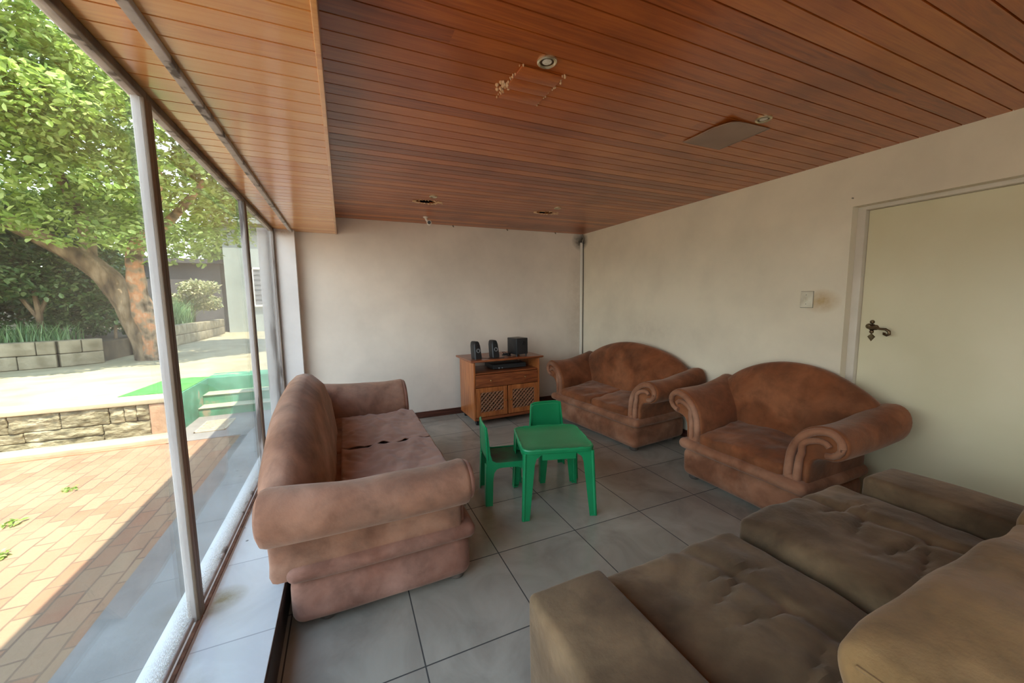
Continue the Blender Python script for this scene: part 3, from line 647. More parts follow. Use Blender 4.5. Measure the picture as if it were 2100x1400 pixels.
def roll_sofa(name, label, cat, W, D, Db, seats, ztop, zback, mat, loc, rz, seed=0, peak=.92, rise=.075, worn=None):
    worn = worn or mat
    t = thing(name, label, cat, loc, rz)
    wr = lambda q, u: q + Vector((0,0,0))
    def fnb(q, u):
        return Vector((q.x + wrinkle(q,.006,4,seed), q.y + wrinkle(q,.008,4,seed+3), q.z + wrinkle(q,.004,3,seed+7)))
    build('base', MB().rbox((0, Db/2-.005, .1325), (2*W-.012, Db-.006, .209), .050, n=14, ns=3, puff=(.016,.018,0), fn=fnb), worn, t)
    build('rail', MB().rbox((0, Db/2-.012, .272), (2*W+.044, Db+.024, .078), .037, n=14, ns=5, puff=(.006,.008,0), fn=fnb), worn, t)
    Wo = W + .185
    for sg in (1, -1):
        prof = arm_profile(sg, W); rings = []
        y0, y1 = .045, D-.05
        secs = [(y0+.010,-.028),(y0+.003,-.016),(y0,-.010),(y0+.004,-.004),(y0+.016,0)] + [(y0+.03+(y1-y0-.06)*i/12, 0) for i in range(13)] + [(y1-.012,-.006),(y1,-.03)]
        for y, ins in secs:
            pl = offset_poly(prof, -ins) if ins else prof
            k = (y-y0)/(y1-y0)
            ring = []
            for x, z in pl:
                up = max(0, (z-.42)/.25)
                dz = (-.018*math.sin(k*PI) + rise*k**1.6)*up + wrinkle((x,y,z), .010, 4.5, seed+sg)*up
                dx = sg*(.035*k*k)*up
                ring.append((x+dx, y, z+dz))
            rings.append(ring)
        arm = build('arm', MB().loft(rings), mat, t, angle=50)
        # padded scroll rolls on the arm front
        full = arm_profile(1, 0)
        for off, r in ((.030,.026),(.080,.024)):
            path = []
            base = offset_poly(full, off)
            for (bx, bz), (fx, fz) in list(zip(base, full))[0:24]: path.append((sg*(W+bx), y0-.004, bz))
            cx, cz = .09, .575
            if off > .05:
                path = [p for p in path if (p[2] < .50)]
                path += [(sg*(W+x), y0-.004, z) for x, z in ((-.038,.535),(-.012,.56),(.02,.575),(.05,.582),(.08,.578),(.098,.560))]
            else:
                path += [(sg*(W+cx+.066*math.cos(a)), y0-.004, cz+.066*math.sin(a)) for a in [math.radians(d) for d in (20,0,-20,-45,-70,-95)]]
            n = len(path); rad = [r*(1 - .35*(i/(n-1))) for i in range(n)]
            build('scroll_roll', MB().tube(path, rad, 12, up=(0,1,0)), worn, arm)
    # camel back
    secs = []; ns = 44
    for i in range(ns+1):
        q = -1 + 2*i/ns; qq = math.copysign(1-(1-abs(q))**1.35, q)
        x = qq*Wo*.985; aq = abs(qq)
        h = .64 + (peak-.64)*max(0, math.cos(aq*PI/2))**.78
        e = max(.05, (1-aq**7))**.5
        h = .64 + (h-.64)  - .10*(aq**9)
        ym = D - .12
        zb = .14 + .30*max(0, aq-.8)/.2
        cs = [(D-.27,.24),(D-.285,.36),(D-.275,.45),(D-.245,.40+.55*(h-.42)),(D-.205,h-.09),(D-.18,h-.045),(D-.15,h-.012),(D-.115,h),(D-.075,h-.008),(D-.045,h-.035),(D-.02,h-.09),(D-.005,h*.7),(D-.0,.42),(D-.015,.28),(D-.02,zb)]
        ring = []
        for y, z in cs:
            z = max(z, zb) if aq > .8 else z
            bulge = .018*math.cos(qq*PI/2) if y < D-.19 else 0
            yy = ym + (y-bulge-ym)*e
            yy += wrinkle((x,y,z), .010, 4, seed+11)
            lo = min(1, max(0, (z-.44)/.14)); xe = qq*((W-.006) + (Wo*.985-W+.006)*lo*lo*(3-2*lo))
            ring.append((xe, yy, z + wrinkle((x,y,z), .006, 3, seed)))
        secs.append(ring)
    build('backrest', MB().loft(secs), mat, t, angle=60)
    # seat cushions
    inner = W - .125; n = seats; w = 2*inner/n
    yb = D-.255
    for k in range(n):
        cx = -inner + w*(k+.5)
        def fns(q, u, k=k):
            fr = (q.y + (yb-.015)/2)/(yb-.015)
            dz = (zback-ztop)*fr
            top = 1 if u[2] > 0 else .0
            return Vector((q.x + wrinkle(q,.006,8,seed+k), q.y + wrinkle(q,.008,6,seed+k), q.z + dz*(.5+.5*top) + top*(wrinkle(q,.016,6,seed+k*3)+wrinkle(q,.008,14,seed+k*3))))
        build('seat_cushion', MB().rbox((cx, (yb+.015)/2, (ztop+.285)/2), (w-.006, yb-.015, ztop-.285), .028, n=18, ns=3, puff=(0,.006,.012), fn=fns), mat, t)
    for fx in (-W+.075, W-.075):
        for fy in (.06, Db-.14):
            build('foot', MB().lathe([(.0001,0),(.030,0),(.038,.008),(.040,.026),(.034,.046),(.0001,.05)], 20, (fx,fy,0)), M['bun'], t)
    return t
sA = roll_sofa('loveseat', 'salmon suede roll-arm sofa backing onto the window with throws on its seat', 'sofa', .935, .90, .79, 2, .41, .428, M['sofaA'], (.515, 2.645, 0), PI/2, 1, .935, .035, M['wornA'])
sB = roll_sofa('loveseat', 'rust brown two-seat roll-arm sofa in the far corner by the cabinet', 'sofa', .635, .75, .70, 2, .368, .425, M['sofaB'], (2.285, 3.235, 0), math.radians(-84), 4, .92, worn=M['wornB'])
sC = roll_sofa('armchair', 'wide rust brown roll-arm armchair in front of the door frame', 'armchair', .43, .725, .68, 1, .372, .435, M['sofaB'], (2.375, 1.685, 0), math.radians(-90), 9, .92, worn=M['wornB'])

# throws on the salmon sofa's seats: top, then hanging over the front edge
def throw(name, y0, y1, seed, label):
    def fn(u, v):
        # u: from the backrest to past the front edge; v: across
        L = u*.70; xb = -.06
        x = xb + L; z = .424
        wv = (y1-y0)
        y = y0 + v*wv + .012*math.sin(u*7+seed)
        edge = .515
        if x > edge:
            over = x-edge; x = edge + .018*(1-math.exp(-over*30)); z = .424 - max(0,over-.01)
        wri = noise.noise(Vector((L*7+seed, y*4, seed)))*.018 + noise.noise(Vector((L*16+y*9, y*11-L*6, seed+4)))*.014
        ridge = .016*max(0, 1-abs((L-.25-.3*(y-y0))*16)) + .014*max(0, 1-abs((L-.40+.25*(y-y0))*22))
        if x > edge: return (x+abs(wri)*.7, y, z)
        return (x, y, z + .010 + abs(wri) + ridge)
    o = build(name, MB().grid(60, 50, fn), M['cover'], loc=(.2,(y0+y1)/2,.43), mods=[('SOLIDIFY', {'thickness': .004, 'offset': 1})])
    tag(o, label, 'throw', 'throws on the salmon sofa')
    return o
throw('seat_throw', 1.875, 2.635, 3, 'crumpled dusty pink throw on the near seat of the salmon sofa')
throw('seat_throw', 2.655, 3.40, 8, 'crumpled dusty pink throw on the far seat of the salmon sofa')

# ------------------------------------------------------------------ low box sofa in the foreground
t = thing('box_sofa', 'low olive brown square-armed sofa in the foreground', 'sofa', (1.48,.5,0))
def fD(amp, sc, seed):
    return lambda q, u: Vector((q.x + wrinkle(q,amp*.5,sc,seed), q.y + wrinkle(q,amp*.6,sc,seed+2), q.z + wrinkle(q,amp,sc,seed+5)))
build('arm', MB().rbox((-.873,-.01,.28), (.272,.98,.44), .022, n=14, ns=3, puff=(.006,.008,.006), fn=fD(.006,4,1)), M['sofaD'], t)
build('arm', MB().rbox((.905,-.04,.30), (.27,.96,.46), .03, n=14, ns=3, puff=(.006,.008,.01), fn=fD(.006,4,2)), M['sofaD'], t)
build('base', MB().rbox((0.02,.0,.175), (1.50,.98,.23), .02, n=8, ns=2, puff=(0,.006,0)), M['sofaD'], t)
def seatfn(seed, sx):
    def f(q, u):
        top = 1 if u[2] > 0 else 0
        cr = 0
        for k in range(5):
            yy = -.22 + k*.11 + .03*math.sin(seed+k*2.3); d = q.y - yy - .25*(q.x*(1 if k % 2 else -.6))
            fall = math.exp(-((q.x + sx*(.10-.05*k))/.15)**2)
            cr -= .017*math.exp(-(d/.011)**2)*fall
        fold = -.016*math.exp(-((q.x-.12+.15*q.y)/.03)**2)
        return Vector((q.x + wrinkle(q,.008,7,seed), q.y + wrinkle(q,.010,6,seed), q.z + top*(cr + fold + wrinkle(q,.018,4,seed) + wrinkle(q,.007,13,seed))))
    return f
build('seat_cushion', MB().rbox((-.377,.155,.345), (.705,.76,.15), .035, n=44, ns=4, puff=(.0,.02,.016), fn=seatfn(2,1)), M['sofaD'], t)
build('seat_cushion', MB().rbox((.385,.155,.375), (.735,.76,.17), .04, n=44, ns=4, puff=(.0,.02,.018), fn=seatfn(6,1)), M['sofaD'], t)
def pil(q, u):
    # slumped back cushion with drawn-out corners
    e = (abs(u[0])**6)*(abs(u[1])**6)*(abs(u[2])**6)
    q2 = Vector(q)
    q2.x += wrinkle(q,.016,5,3) + (.035 if u[0] > 0 else -.035)*e; q2.z += wrinkle(q,.014,6,9) - .015*abs(u[0])**3*(1 if u[2] > 0 else 0) + .045*e*(1 if u[2] > 0 else 0)
    q2.y += wrinkle(q,.016,5,5) + .06*u[2] + .03*e*(1 if u[1] > 0 else -1)
    return q2
bcz = .535
PS = (1.10,.30,.30); PR = .062; PC = (-.055,-.285,bcz)
p = build('back_cushion', MB().rbox(PC, PS, PR, n=22, ns=5, puff=(.02,.03,.022), fn=pil), M['pillowD'], t)
for top in (1, -1):
    pts = []
    for k in range(25):
        y = (-PS[1]/2+PR) + (PS[1]-2*PR)*k/24
        q = Vector((-PS[0]/2+PR-PR*.74, y, top*(PS[2]/2-PR+PR*.74)))
        q = pil(q, (-1, y/(PS[1]/2), top)); pts.append((q.x+PC[0], q.y+PC[1], q.z+PC[2]))
    build('piping', MB().tube(pts, .0045, 6), M['pillowD'], p)
build('back_cushion', MB().rbox((.80-.02,-.25,bcz), (.56,.28,.30), .08, n=14, ns=4, puff=(.01,.03,.03), fn=pil), M['pillowD'], t)
build('backrest', MB().rbox((.02,-.46,.35), (2.0,.16,.60), .03, n=8, ns=2), M['sofaD'], t)
for fx in (-.9,.93):
    for fy in (.42,-.42): build('foot', MB().lathe([(.0001,0),(.028,0),(.03,.02),(.028,.066),(.0001,.066)], 16, (fx,fy,0)), M['bun'], t)

# ------------------------------------------------------------------ children's plastic table and chairs
def leg_L(h, wt, wb, th, flare=.05, fr=.06, splay=0):
    """corner leg: two plates at a rounded corner, inner edges arching into the apron. Corner at origin, plates along +x and +y"""
    mb = MB()
    def plate(swap):
        inner = []
        for i in range(13):
            z = h*i/12; w = wb + (wt-wb)*i/12
            if z > h-fr: w += flare*(1-math.sqrt(max(0,1-((z-(h-fr))/fr)**2)))
            inner.append((w, z))
        poly = [(0,0)] + inner + [(0,h)]
        ring0, ring1 = [], []
        for a, z in poly:
            o = -splay*(1-z/h)
            if swap: ring0.append((o, a+o, z)); ring1.append((th+o, a+o, z))
            else: ring0.append((a+o, o, z)); ring1.append((a+o, th+o, z))
        mb.loft([ring0, ring1])
    plate(False); plate(True)
    # rounded corner bead with groove
    mb.tube([(.006-splay,.006-splay,0),(.006,.006,h)], .012, 10)
    mb.bbox(-splay-.004, -splay+.034, -splay-.004, -splay+.034, 0, .008, .003)
    return mb
def place_corner(mb, x, y, k): return mb.xf(Matrix.Translation((x,y,0)) @ Matrix.Rotation(k*PI/2,4,'Z'))
TC = Vector((1.268, 2.232, 0)); ta = math.radians(-16.5)
t = thing('childrens_table', 'small green plastic square table between the sofas', 'table', TC, ta)
hs = .225
def roundsq(h, r, n=5, ch=.0):
    out = []
    for k, (sx, sy) in enumerate(((1,1),(-1,1),(-1,-1),(1,-1))):
        for i in range(n+1):
            a = k*PI/2 + i/n*PI/2
            out.append((sx*(h-r) + r*math.cos(a), sy*(h-r) + r*math.sin(a)))
    return out
def ring(h, r, z): return [(x,y,z) for x,y in roundsq(h, r)]
build('tabletop', MB().loft([ring(.228,.055,.430),ring(.236,.058,.434),ring(.238,.06,.452),ring(.235,.058,.4585),ring(.228,.055,.460),ring(.221,.052,.4575),ring(.214,.050,.4545),ring(.12,.04,.4535)]), M['greenp'], t, angle=25)
for k, (x, y) in enumerate(((-hs,-hs),(hs,-hs),(hs,hs),(-hs,hs))):
    build('leg', place_corner(leg_L(.434,.074,.044,.005,.055,.075,.017), x, y, k), M['greenp'], t)
for k in range(4):
    build('apron', MB().bbox(-hs+.115, hs-.115, -hs, -hs+.005, .385, .436, .002).xf(Matrix.Rotation(k*PI/2,4,'Z')), M['greenp'], t)
    for a, b in ((-.06,.06),(-.16,-.12),(.12,.16)):
        build('rim_ridge', MB().bbox(a, b, -.2345, -.2275, .4565, .4625, .002).xf(Matrix.Rotation(k*PI/2,4,'Z')), M['greenp'], t)

def kids_chair(label, loc, rz):
    """faces local -y; seat .30 high"""
    t = thing('childrens_chair', label, 'chair', loc, rz, "green children's chairs")
    w = .150; sd = .285; sh = .285
    # seat, slightly dished
    def fs(q, u): return Vector((q.x, q.y, q.z - .012*(1-u[0]**2)*(1 if u[2] > 0 else 1)))
    build('seat', MB().rbox((0,-.01,sh), (2*w-.02, sd-.01, .012), .005, n=8, ns=2, fn=fs), M['greenseat'], t)
    for sg in (-1, 1):
        # rear leg running up into the backrest post, one piece, and front leg with arch
        yb, yf = .145, -.150
        def plateYZ(poly, x0, x1): return MB().loft([[(x0,a,b) for a,b in poly],[(x1,a,b) for a,b in poly]])
        def tilt(a, b): return a
        rear = [(yb+.020,0),(yb+.012,.15),(yb+.006,.28),(yb+.008,.42),(yb+.012,.53),(yb+.006,.545),(yb-.004,.545),(yb-.010,.50),(yb-.022,.36),(yb-.034,.315),(yb-.06,.300),(yb-.09,.296),(yb-.09,.262),(yb-.062,.252),(yb-.046,.23),(yb-.038,.19),(yb-.034,.10),(yb-.030,0)]
        x = sg*w
        mb = MB()
        def outx(z): return sg*(w + .006*(1-z/.3) if z < .3 else w - .020*(z-.3)/.24)
        r0 = [(outx(b), a, b) for a, b in rear]; r1 = [(outx(b)-sg*.006, a, b) for a, b in rear]
        mb.loft([r0, r1])
        # return flange of the rear leg
        mb.loft([[(outx(0)-sg*.0,yb+.014,0),(outx(0)-sg*.045,yb+.014,0),(outx(0)-sg*.045,yb+.020,0),(outx(0),yb+.020,0)],
                 [(outx(.28),yb+.004,.28),(outx(.28)-sg*.06,yb+.004,.28),(outx(.28)-sg*.06,yb+.010,.28),(outx(.28),yb+.010,.28)]])
        build('leg', mb, M['greenp'], t)
        front = [(yf-.006,0),(yf,.15),(yf+.004,.27),(yf+.012,.288),(yf+.03,.296),(yb-.085,.296),(yb-.085,.262),(yf+.085,.258),(yf+.060,.245),(yf+.048,.215),(yf+.042,.15),(yf+.034,0)]
        r0 = [(outx(b), a, b) for a, b in front]; r1 = [(outx(b)-sg*.006, a, b) for a, b in front]
        mb = MB().loft([r0, r1])
        mb.loft([[(outx(0),yf-.006,0),(outx(0)-sg*.040,yf-.006,0),(outx(0)-sg*.040,yf,0),(outx(0),yf,0)],
                 [(outx(.28),yf+.006,.28),(outx(.28)-sg*.07,yf+.006,.28),(outx(.28)-sg*.07,yf+.012,.28),(outx(.28),yf+.012,.28)]])
        build('leg', mb, M['greenp'], t)
    build('front_rail', MB().bbox(-w+.004, w-.004, -.148, -.142, .255, .288, .002), M['greenp'], t)
    # backrest: panel leaning back with rounded top corners and thick rim
    def back(u, v, off):
        x = (u*2-1)*(w-.006-.016*v); z = .322 + v*.225; cr = 0
        if v > .8 and abs(u*2-1) > .75: cr = .014*((v-.8)/.2)*((abs(u*2-1)-.75)/.25)
        y = .142 + v*.006 + .010*(1-(u*2-1)**2) + off
        return (x, y, z-cr)
    mb = MB().grid(12, 10, lambda u, v: back(u, v, .0))
    bo = build('backrest', mb, M['greenp'], t, mods=[('SOLIDIFY', {'thickness': .007, 'offset': 0})])
    rim = [back(0,i/8,.0) for i in range(9)] + [back(i/10,1,.0) for i in range(1,10)] + [back(1,1-i/8,.0) for i in range(9)]
    build('rim', MB().tube(rim, .0075, 8), M['greenp'], bo)
    return t
kids_chair("green plastic child's chair at the left of the small table, backrest seen edge-on", (1.005,2.455,0), math.radians(79))
kids_chair("green plastic child's chair behind the small table, backrest facing the room", (1.485,2.60,0), math.radians(-9))

# ------------------------------------------------------------------ pine media cabinet
CX, CY = 1.690, 3.975
t = thing('media_cabinet', 'reddish pine media cabinet with lattice doors against the back wall', 'cabinet', (CX,CY,0), math.radians(1.5))
hw, dp = .415, .50     # local: front at y=0, back at y=dp
build('side_panel', MB().bbox(-hw, -hw+.02, 0, dp, .06, .725, .003), M['pine'], t)
build('side_panel', MB().bbox(hw-.02, hw, 0, dp, .06, .725, .003), M['pine'], t)
top = []
for x, y in ((-.455,-.03),(-.44,-.04),(.44,-.04),(.455,-.03),(.455,.52),(-.455,.52)): top.append((x,y))
build('top', MB().loft([[(x*.985,y if y > .4 else y+.008,.722) for x,y in top],[(x,y,.728) for x,y in top],[(x,y,.740) for x,y in top],[(x*.99,y+.004 if y < .4 else y,.745) for x,y in top]]), M['pineH'], t)
build('shelf', MB().bbox(-hw+.02, hw-.02, .01, dp-.02, .578, .596, .002), M['pineH'], t)
build('bottom_board', MB().bbox(-hw+.004, hw-.004, -.006, dp, .058, .088, .003), M['pineH'], t)
build('back_panel', MB().bbox(-hw+.02, hw-.02, dp-.012, dp-.004, .088, .578, .001), M['pineH'], t)
d = build('drawer', MB().bbox(-hw+.024, hw-.024, -.004, .016, .432, .574, .004), M['pineH'], t)
def knob(x, z, par, y=-.004):
    build('knob', MB().lathe([(.0001,-.026),(.008,-.025),(.011,-.019),(.009,-.013),(.005,-.009),(.006,0),(.0001,.001)], 14, (x,y,z), 'Y'), M['brass'], par)
knob(-.215,.505,d); knob(.215,.51,d)
for sg in (-1, 1):
    x0, x1 = (-hw+.024, -.010) if sg < 0 else (.002, hw-.024)
    mb = MB().bbox(x0, x0+.052, -.004, .016, .094, .426, .003).bbox(x1-.052, x1, -.004, .016, .094, .426, .003)
    mb.bbox(x0+.05, x1-.05, -.004, .016, .094, .150, .003).bbox(x0+.05, x1-.05, -.004, .016, .372, .426, .003)
    dd = build('door', mb, M['pine'], t)
    # woven lattice of diagonal slats, clipped to the opening
    lx0, lx1, lz0, lz1 = x0+.048, x1-.048, .146, .376
    build('gap_shade_sheet', MB().bbox(lx0, lx1, .012, .016, lz0, lz1, .001), M['void'], dd)  # near-black sheet gives the lattice gaps their shade
    mb = MB()
    W_, H_ = lx1-lx0, lz1-lz0
    def clipseg(c, s):
        # line x - s*z = c ; clip within rectangle
        pts = []
        for z in (0, H_):
            x = c + s*z
            if -1e-9 <= x <= W_+1e-9: pts.append((x, z))
        for x in (0, W_):
            z = (x-c)/s
            if 1e-9 < z < H_-1e-9: pts.append((x, z))
        return pts[:2] if len(pts) >= 2 else None
    for s, yy in ((1,.004),(-1,.0075)):
        c = -H_ if s > 0 else 0
        while c < W_+H_:
            sgm = clipseg(c, s)
            if sgm:
                (xa,za),(xb,zb) = sgm
                if math.hypot(xb-xa, zb-za) > .012:
                    mb.tube([(lx0+xa,yy,lz0+za),(lx0+xb,yy,lz0+zb)], .0105, 4, up=(0,1,0))
            c += .046
    build('lattice_panel', mb, M['lattice'], dd, smooth=False)
    knob(x1-.026 if sg < 0 else x0+.026, .262, dd)
for fx in (-hw+.04, hw-.04):
    for fy in (.04, dp-.05):
        build('caster', MB().lathe([(.0001,-.012),(.022,-.012),(.026,-.008),(.026,.008),(.022,.012),(.0001,.012)], 18, (fx,fy,.026), 'X').bbox(fx-.018, fx+.018, fy-.014, fy+.014, .030, .060, .003), M['black'], t)

ZC = .745
def speaker(x, y, rz, label):
    t = thing('desktop_speaker', label, 'speaker', (x,y,ZC), rz, 'small black desktop speakers')
    prof = [(-.045,0),(.045,0),(.047,.02),(.040,.15),(.030,.185),(.015,.198),(-.015,.198),(-.030,.185),(-.040,.15),(-.047,.02)]
    def sec(y, s): return [(a*s, y + .16*b*1.0, b*(1 if s == 1 else .985)+.001) for a, b in prof]
    build('cabinet', MB().loft([sec(-.046,.88), sec(-.040,1), sec(.03,1), sec(.045,.85)]), M['black'], t)
    build('grille', MB().loft([[(a*.86, -.0475 + .16*b, b*.93+.008) for a, b in prof], [(a*.80, -.051 + .16*b, b*.92+.009) for a, b in prof]]), M['blackm'], t)
    for z, r, m in ((.095,.024,'grey'),(.155,.016,'blackm')):
        c = build('driver', MB().lathe([(r*.99,.004),(r,-.004),(r*.82,-.005),(r*.75,.0),(r*.35,.003),(r*.3,-.002),(.0001,-.004)], 22, (0,0,0), 'Y').xf(Matrix.Translation((0,-.052+.16*z,z)) @ Matrix.Rotation(math.atan(-.16),4,'X')), M[m], t)
        build('dust_cap', MB().lathe([(.0001,-.007),(r*.25,-.006),(r*.36,-.002),(.0001,.0)], 14, (0,0,0), 'Y').xf(Matrix.Translation((0,-.052+.16*z,z)) @ Matrix.Rotation(math.atan(-.16),4,'X')), M['black'], c)
    return t
speaker(1.350, 4.075, math.radians(16), 'small black desktop speaker, leftmost of the two on the cabinet')
speaker(1.575, 4.10, math.radians(13), 'small black desktop speaker beside the cable tangle and subwoofer')
t = thing('subwoofer', 'black cube subwoofer on short feet at the right of the cabinet top', 'speaker', (1.885,4.10,ZC), math.radians(-18+28))
build('cabinet', MB().bbox(-.082,.082,-.075,.115,.022,.212,.005), M['black'], t)
build('front_panel', MB().bbox(-.078,.078,-.080,-.074,.026,.208,.003), M['blackm'], t)
build('port', MB().lathe([(.022,-.084),(.024,-.080),(.016,-.079),(.014,-.06),(.0001,-.06)], 20, (.02,0,.155), 'Y'), M['black'], t)
build('badge', MB().lathe([(.0001,-.0835),(.007,-.083),(.008,-.080),(.0001,-.080)], 16, (.02,0,.052), 'Y'), M['blackm'], t)
for fx in (-.065,.065):
    for fy in (-.06,.095): build('foot', MB().lathe([(.0001,0),(.011,0),(.009,.024),(.0001,.024)], 12, (fx,fy,0)), M['black'], t)
def coil(name, pts, label, r=.0028):
    o = build(name, MB().tube(pts, r, 6), M['black'], loc=pts[0]); tag(o, label, 'cable'); return o
def smoothpath(ps, n=8):
    out = []
    for i in range(len(ps)-1):
        p0, p1, p2, p3 = [Vector(ps[max(0,min(len(ps)-1,i+k))]) for k in (-1,0,1,2)]
        for j in range(n):
            a = j/n
            out.append(tuple(.5*((2*p1)+(-p0+p2)*a+(2*p0-5*p1+4*p2-p3)*a*a+(-p0+3*p1-3*p2+p3)*a**3)))
    return out + [tuple(ps[-1])]
rnd = random.Random(12); ps = []
for k in range(26):
    a = k*1.9; ps.append((1.735+.045*math.cos(a)+rnd.uniform(-.015,.015), 4.10+.045*math.sin(a)+rnd.uniform(-.015,.015), ZC+.004+abs(rnd.gauss(.018,.016))))
coil('cable_bundle', smoothpath(ps, 6), 'tangle of thin black cables beside the subwoofer')
coil('speaker_cable', smoothpath([(1.38,4.12,ZC+.004),(1.44,4.06,ZC+.003),(1.50,4.0,ZC+.003),(1.60,3.975,ZC+.003),(1.66,4.0,ZC+.003),(1.58,4.02,ZC+.003),(1.50,4.05,ZC+.003),(1.47,4.02,ZC+.003),(1.56,4.0,ZC+.003)]), 'thin black cable looping in front of the two small speakers', .0024)
t = thing('disc_player', 'black disc player in the open niche of the cabinet', 'player', (1.76,4.22,.596), math.radians(1.5))
build('body', MB().bbox(-.215,.215,-.13,.13,.008,.062,.004), M['black'], t)
build('front_panel', MB().bbox(-.213,.213,-.136,-.13,.010,.060,.002).bbox(-.19,-.05,-.138,-.135,.030,.046,.001), M['blackm'], t)
build('control_knob', MB().lathe([(.0001,-.146),(.008,-.145),(.009,-.136),(.0001,-.136)], 14, (-.14,0,.02), 'Y'), M['grey'], t)
build('control_knob', MB().lathe([(.0001,-.144),(.006,-.143),(.007,-.136),(.0001,-.136)], 14, (-.10,0,.02), 'Y'), M['grey'], t)

# ------------------------------------------------------------------ outside
struct('paving', MB().box(-14, -1.12, -8, 5.02, -.3, ZO), M['paving'], 'worn red brick paving outside the glazing')
struct('apron', MB().box(-1.12, -.70, -8, 6.05, -.3, ZO+.004).box(-1.775,-1.12,5.0,6.05,-.3,ZO+.006), M['apron'], 'grey concrete apron along the glazing')
struct('rear_yard', MB().box(-1.1, 9, -12, YR-.2, -.3, ZO), M['apron'])
struct('terrace', MB().box(-16, -1.80, 5.34, 26, -.3, ZT).box(-1.80, 6, 6.52, 26, -.3, ZT), M['terrace'], 'pale raised terrace')
# split-stone retaining wall: every block its own lump in one wall
mb = MB(); mb2 = MB()
rnd = random.Random(3)
def stone(xa, xb, z0, z1, k):
    def fn(q, u):
        f = noise.noise(Vector((q.x*7+k*3.1, q.z*13, k)))*.020 + noise.noise(Vector((q.x*21+k, q.z*30, k)))*.009
        return Vector((q.x + .004*noise.noise(Vector((q.z*20,k,0))), q.y + (f if u[1] < 0 else 0), q.z + .004*noise.noise(Vector((q.x*9,k,2)))))
    mb.rbox(((xa+xb)/2, 5.325, (z0+z1)/2), (abs(xa-xb)-.005, .085, z1-z0-.004), .009, n=14, ns=2, puff=(0,.010,0), fn=fn)
top = [-1.985,-2.09,-2.19,-2.31,-2.68,-3.05,-3.6,-3.9,-4.5,-5.3,-5.8,-6.9,-7.4,-8.6]
for k, (p, q) in enumerate(zip(top[:-1], top[1:])): stone(p, q, .160, .335, k)
low = [(-1.985,-2.37,ZO,.160),(-2.37,-2.95,.055,.160),(-2.37,-3.2,ZO,.055),(-2.95,-3.3,.055,.16),(-3.2,-3.8,ZO,.055),(-3.3,-3.8,.055,.16),(-3.8,-4.4,ZO,.16),(-4.4,-5.2,ZO,.06),(-4.4,-5.0,.06,.16),(-5.0,-5.9,.06,.16),(-5.2,-5.9,ZO,.06),(-5.9,-6.6,ZO,.16),(-6.6,-7.6,ZO,.07),(-6.6,-7.6,.07,.16),(-7.6,-8.6,ZO,.16)]
for k, (p, q, z0, z1) in enumerate(low): stone(p, q, z0, z1, k+20)
rt = struct('retaining_wall', mb, M['stone'], 'split stone retaining wall of the terrace')
build('end_stone', MB().rbox((-1.915,5.322,.143), (.135,.095,.382), .012, n=8, ns=2, puff=(0,.006,0)), M['stone2'], rt)
build('coping', MB().bbox(-9,-1.79,5.262,5.56,.336,ZT+.010,.010), M['kerb'], rt)
struct('kerb', MB().bbox(-9,-1.74,5.06,5.28,ZO-.05,.0,.012), M['kerb'], 'pale kerb below the stone wall')
struct('kerb_edge', MB().bbox(-9,-1.74,5.00,5.06,ZO-.05,ZO+.012,.006), M['kerbred'])
# green steps
st = struct('garden_steps', MB().bbox(-1.80,1.5,6.02,6.26,ZO-.1,.062,.006).bbox(-1.80,1.5,6.24,6.50,ZO-.1,.188,.006).bbox(-1.80,1.5,6.48,6.9,ZO-.1,ZT+.004,.008), M['stepg'], 'flaking green painted steps up to the terrace')
build('tread', MB().bbox(-1.79,1.5,6.01,6.242,.058,.068,.003), M['tread'], st)
build('tread', MB().bbox(-1.79,1.5,6.23,6.482,.184,.194,.003), M['tread'], st)
build('cheek', MB().bbox(-1.802,-1.775,5.30,6.5,ZO-.1,ZT,.006), M['stepg'], st)
o = struct('painted_patch', MB().prism([(-2.36,5.60),(-1.79,5.60),(-1.79,6.50),(-1.70,6.56),(-2.0,6.66),(-2.28,6.60)], ZT+.001, ZT+.006), M['turf'], 'bright green painted patch on the terrace edge')
g = thing('drain_grate', 'square slotted drain grate in the paving at the foot of the steps', 'grate', (-1.47,5.48,ZO+.006))
mb = MB()
for k in range(9): mb.bbox(-.13,.13,-.2+k*.05,-.2+k*.05+.028,.0,.012,.003)
build('slats', mb, M['grate'], g); build('rim', MB().bbox(-.15,-.13,-.22,.24,0,.014,.003).bbox(.13,.15,-.22,.24,0,.014,.003).bbox(-.15,.15,-.22,-.2,0,.014,.003).bbox(-.15,.15,.228,.245,0,.014,.003), M['grate'], g)

# planter walls
def wall_path(pts, z0, z1, th, blocks, rows_=2, jitter=.006):
    mb = MB()
    for (x0,y0),(x1,y1) in zip(pts[:-1], pts[1:]):
        L = math.hypot(x1-x0, y1-y0); n = max(1, round(L/blocks)); a = math.atan2(y1-y0, x1-x0)
        for r in range(rows_):
            h = (z1-z0)/rows_
            off = .5 if r % 2 else 0
            cuts = [0] + [min(1, max(0, (k+off)/n)) for k in range(0 if off else 1, n+1)]
            cuts = sorted(set(cuts + [1.0]))
            for c0, c1 in zip(cuts[:-1], cuts[1:]):
                if (c1-c0)*L < .05: continue
                q = MB().rbox((0,0,0), ((c1-c0)*L-.008, th, h-.008), .015, n=4, ns=2, puff=(0,.012,0))
                cx, cy = x0+(x1-x0)*(c0+c1)/2, y0+(y1-y0)*(c0+c1)/2
                q.xf(Matrix.Translation((cx,cy,z0+h*(r+.5))) @ Matrix.Rotation(a,4,'Z')); mb.add(q.v, q.f)
    return mb
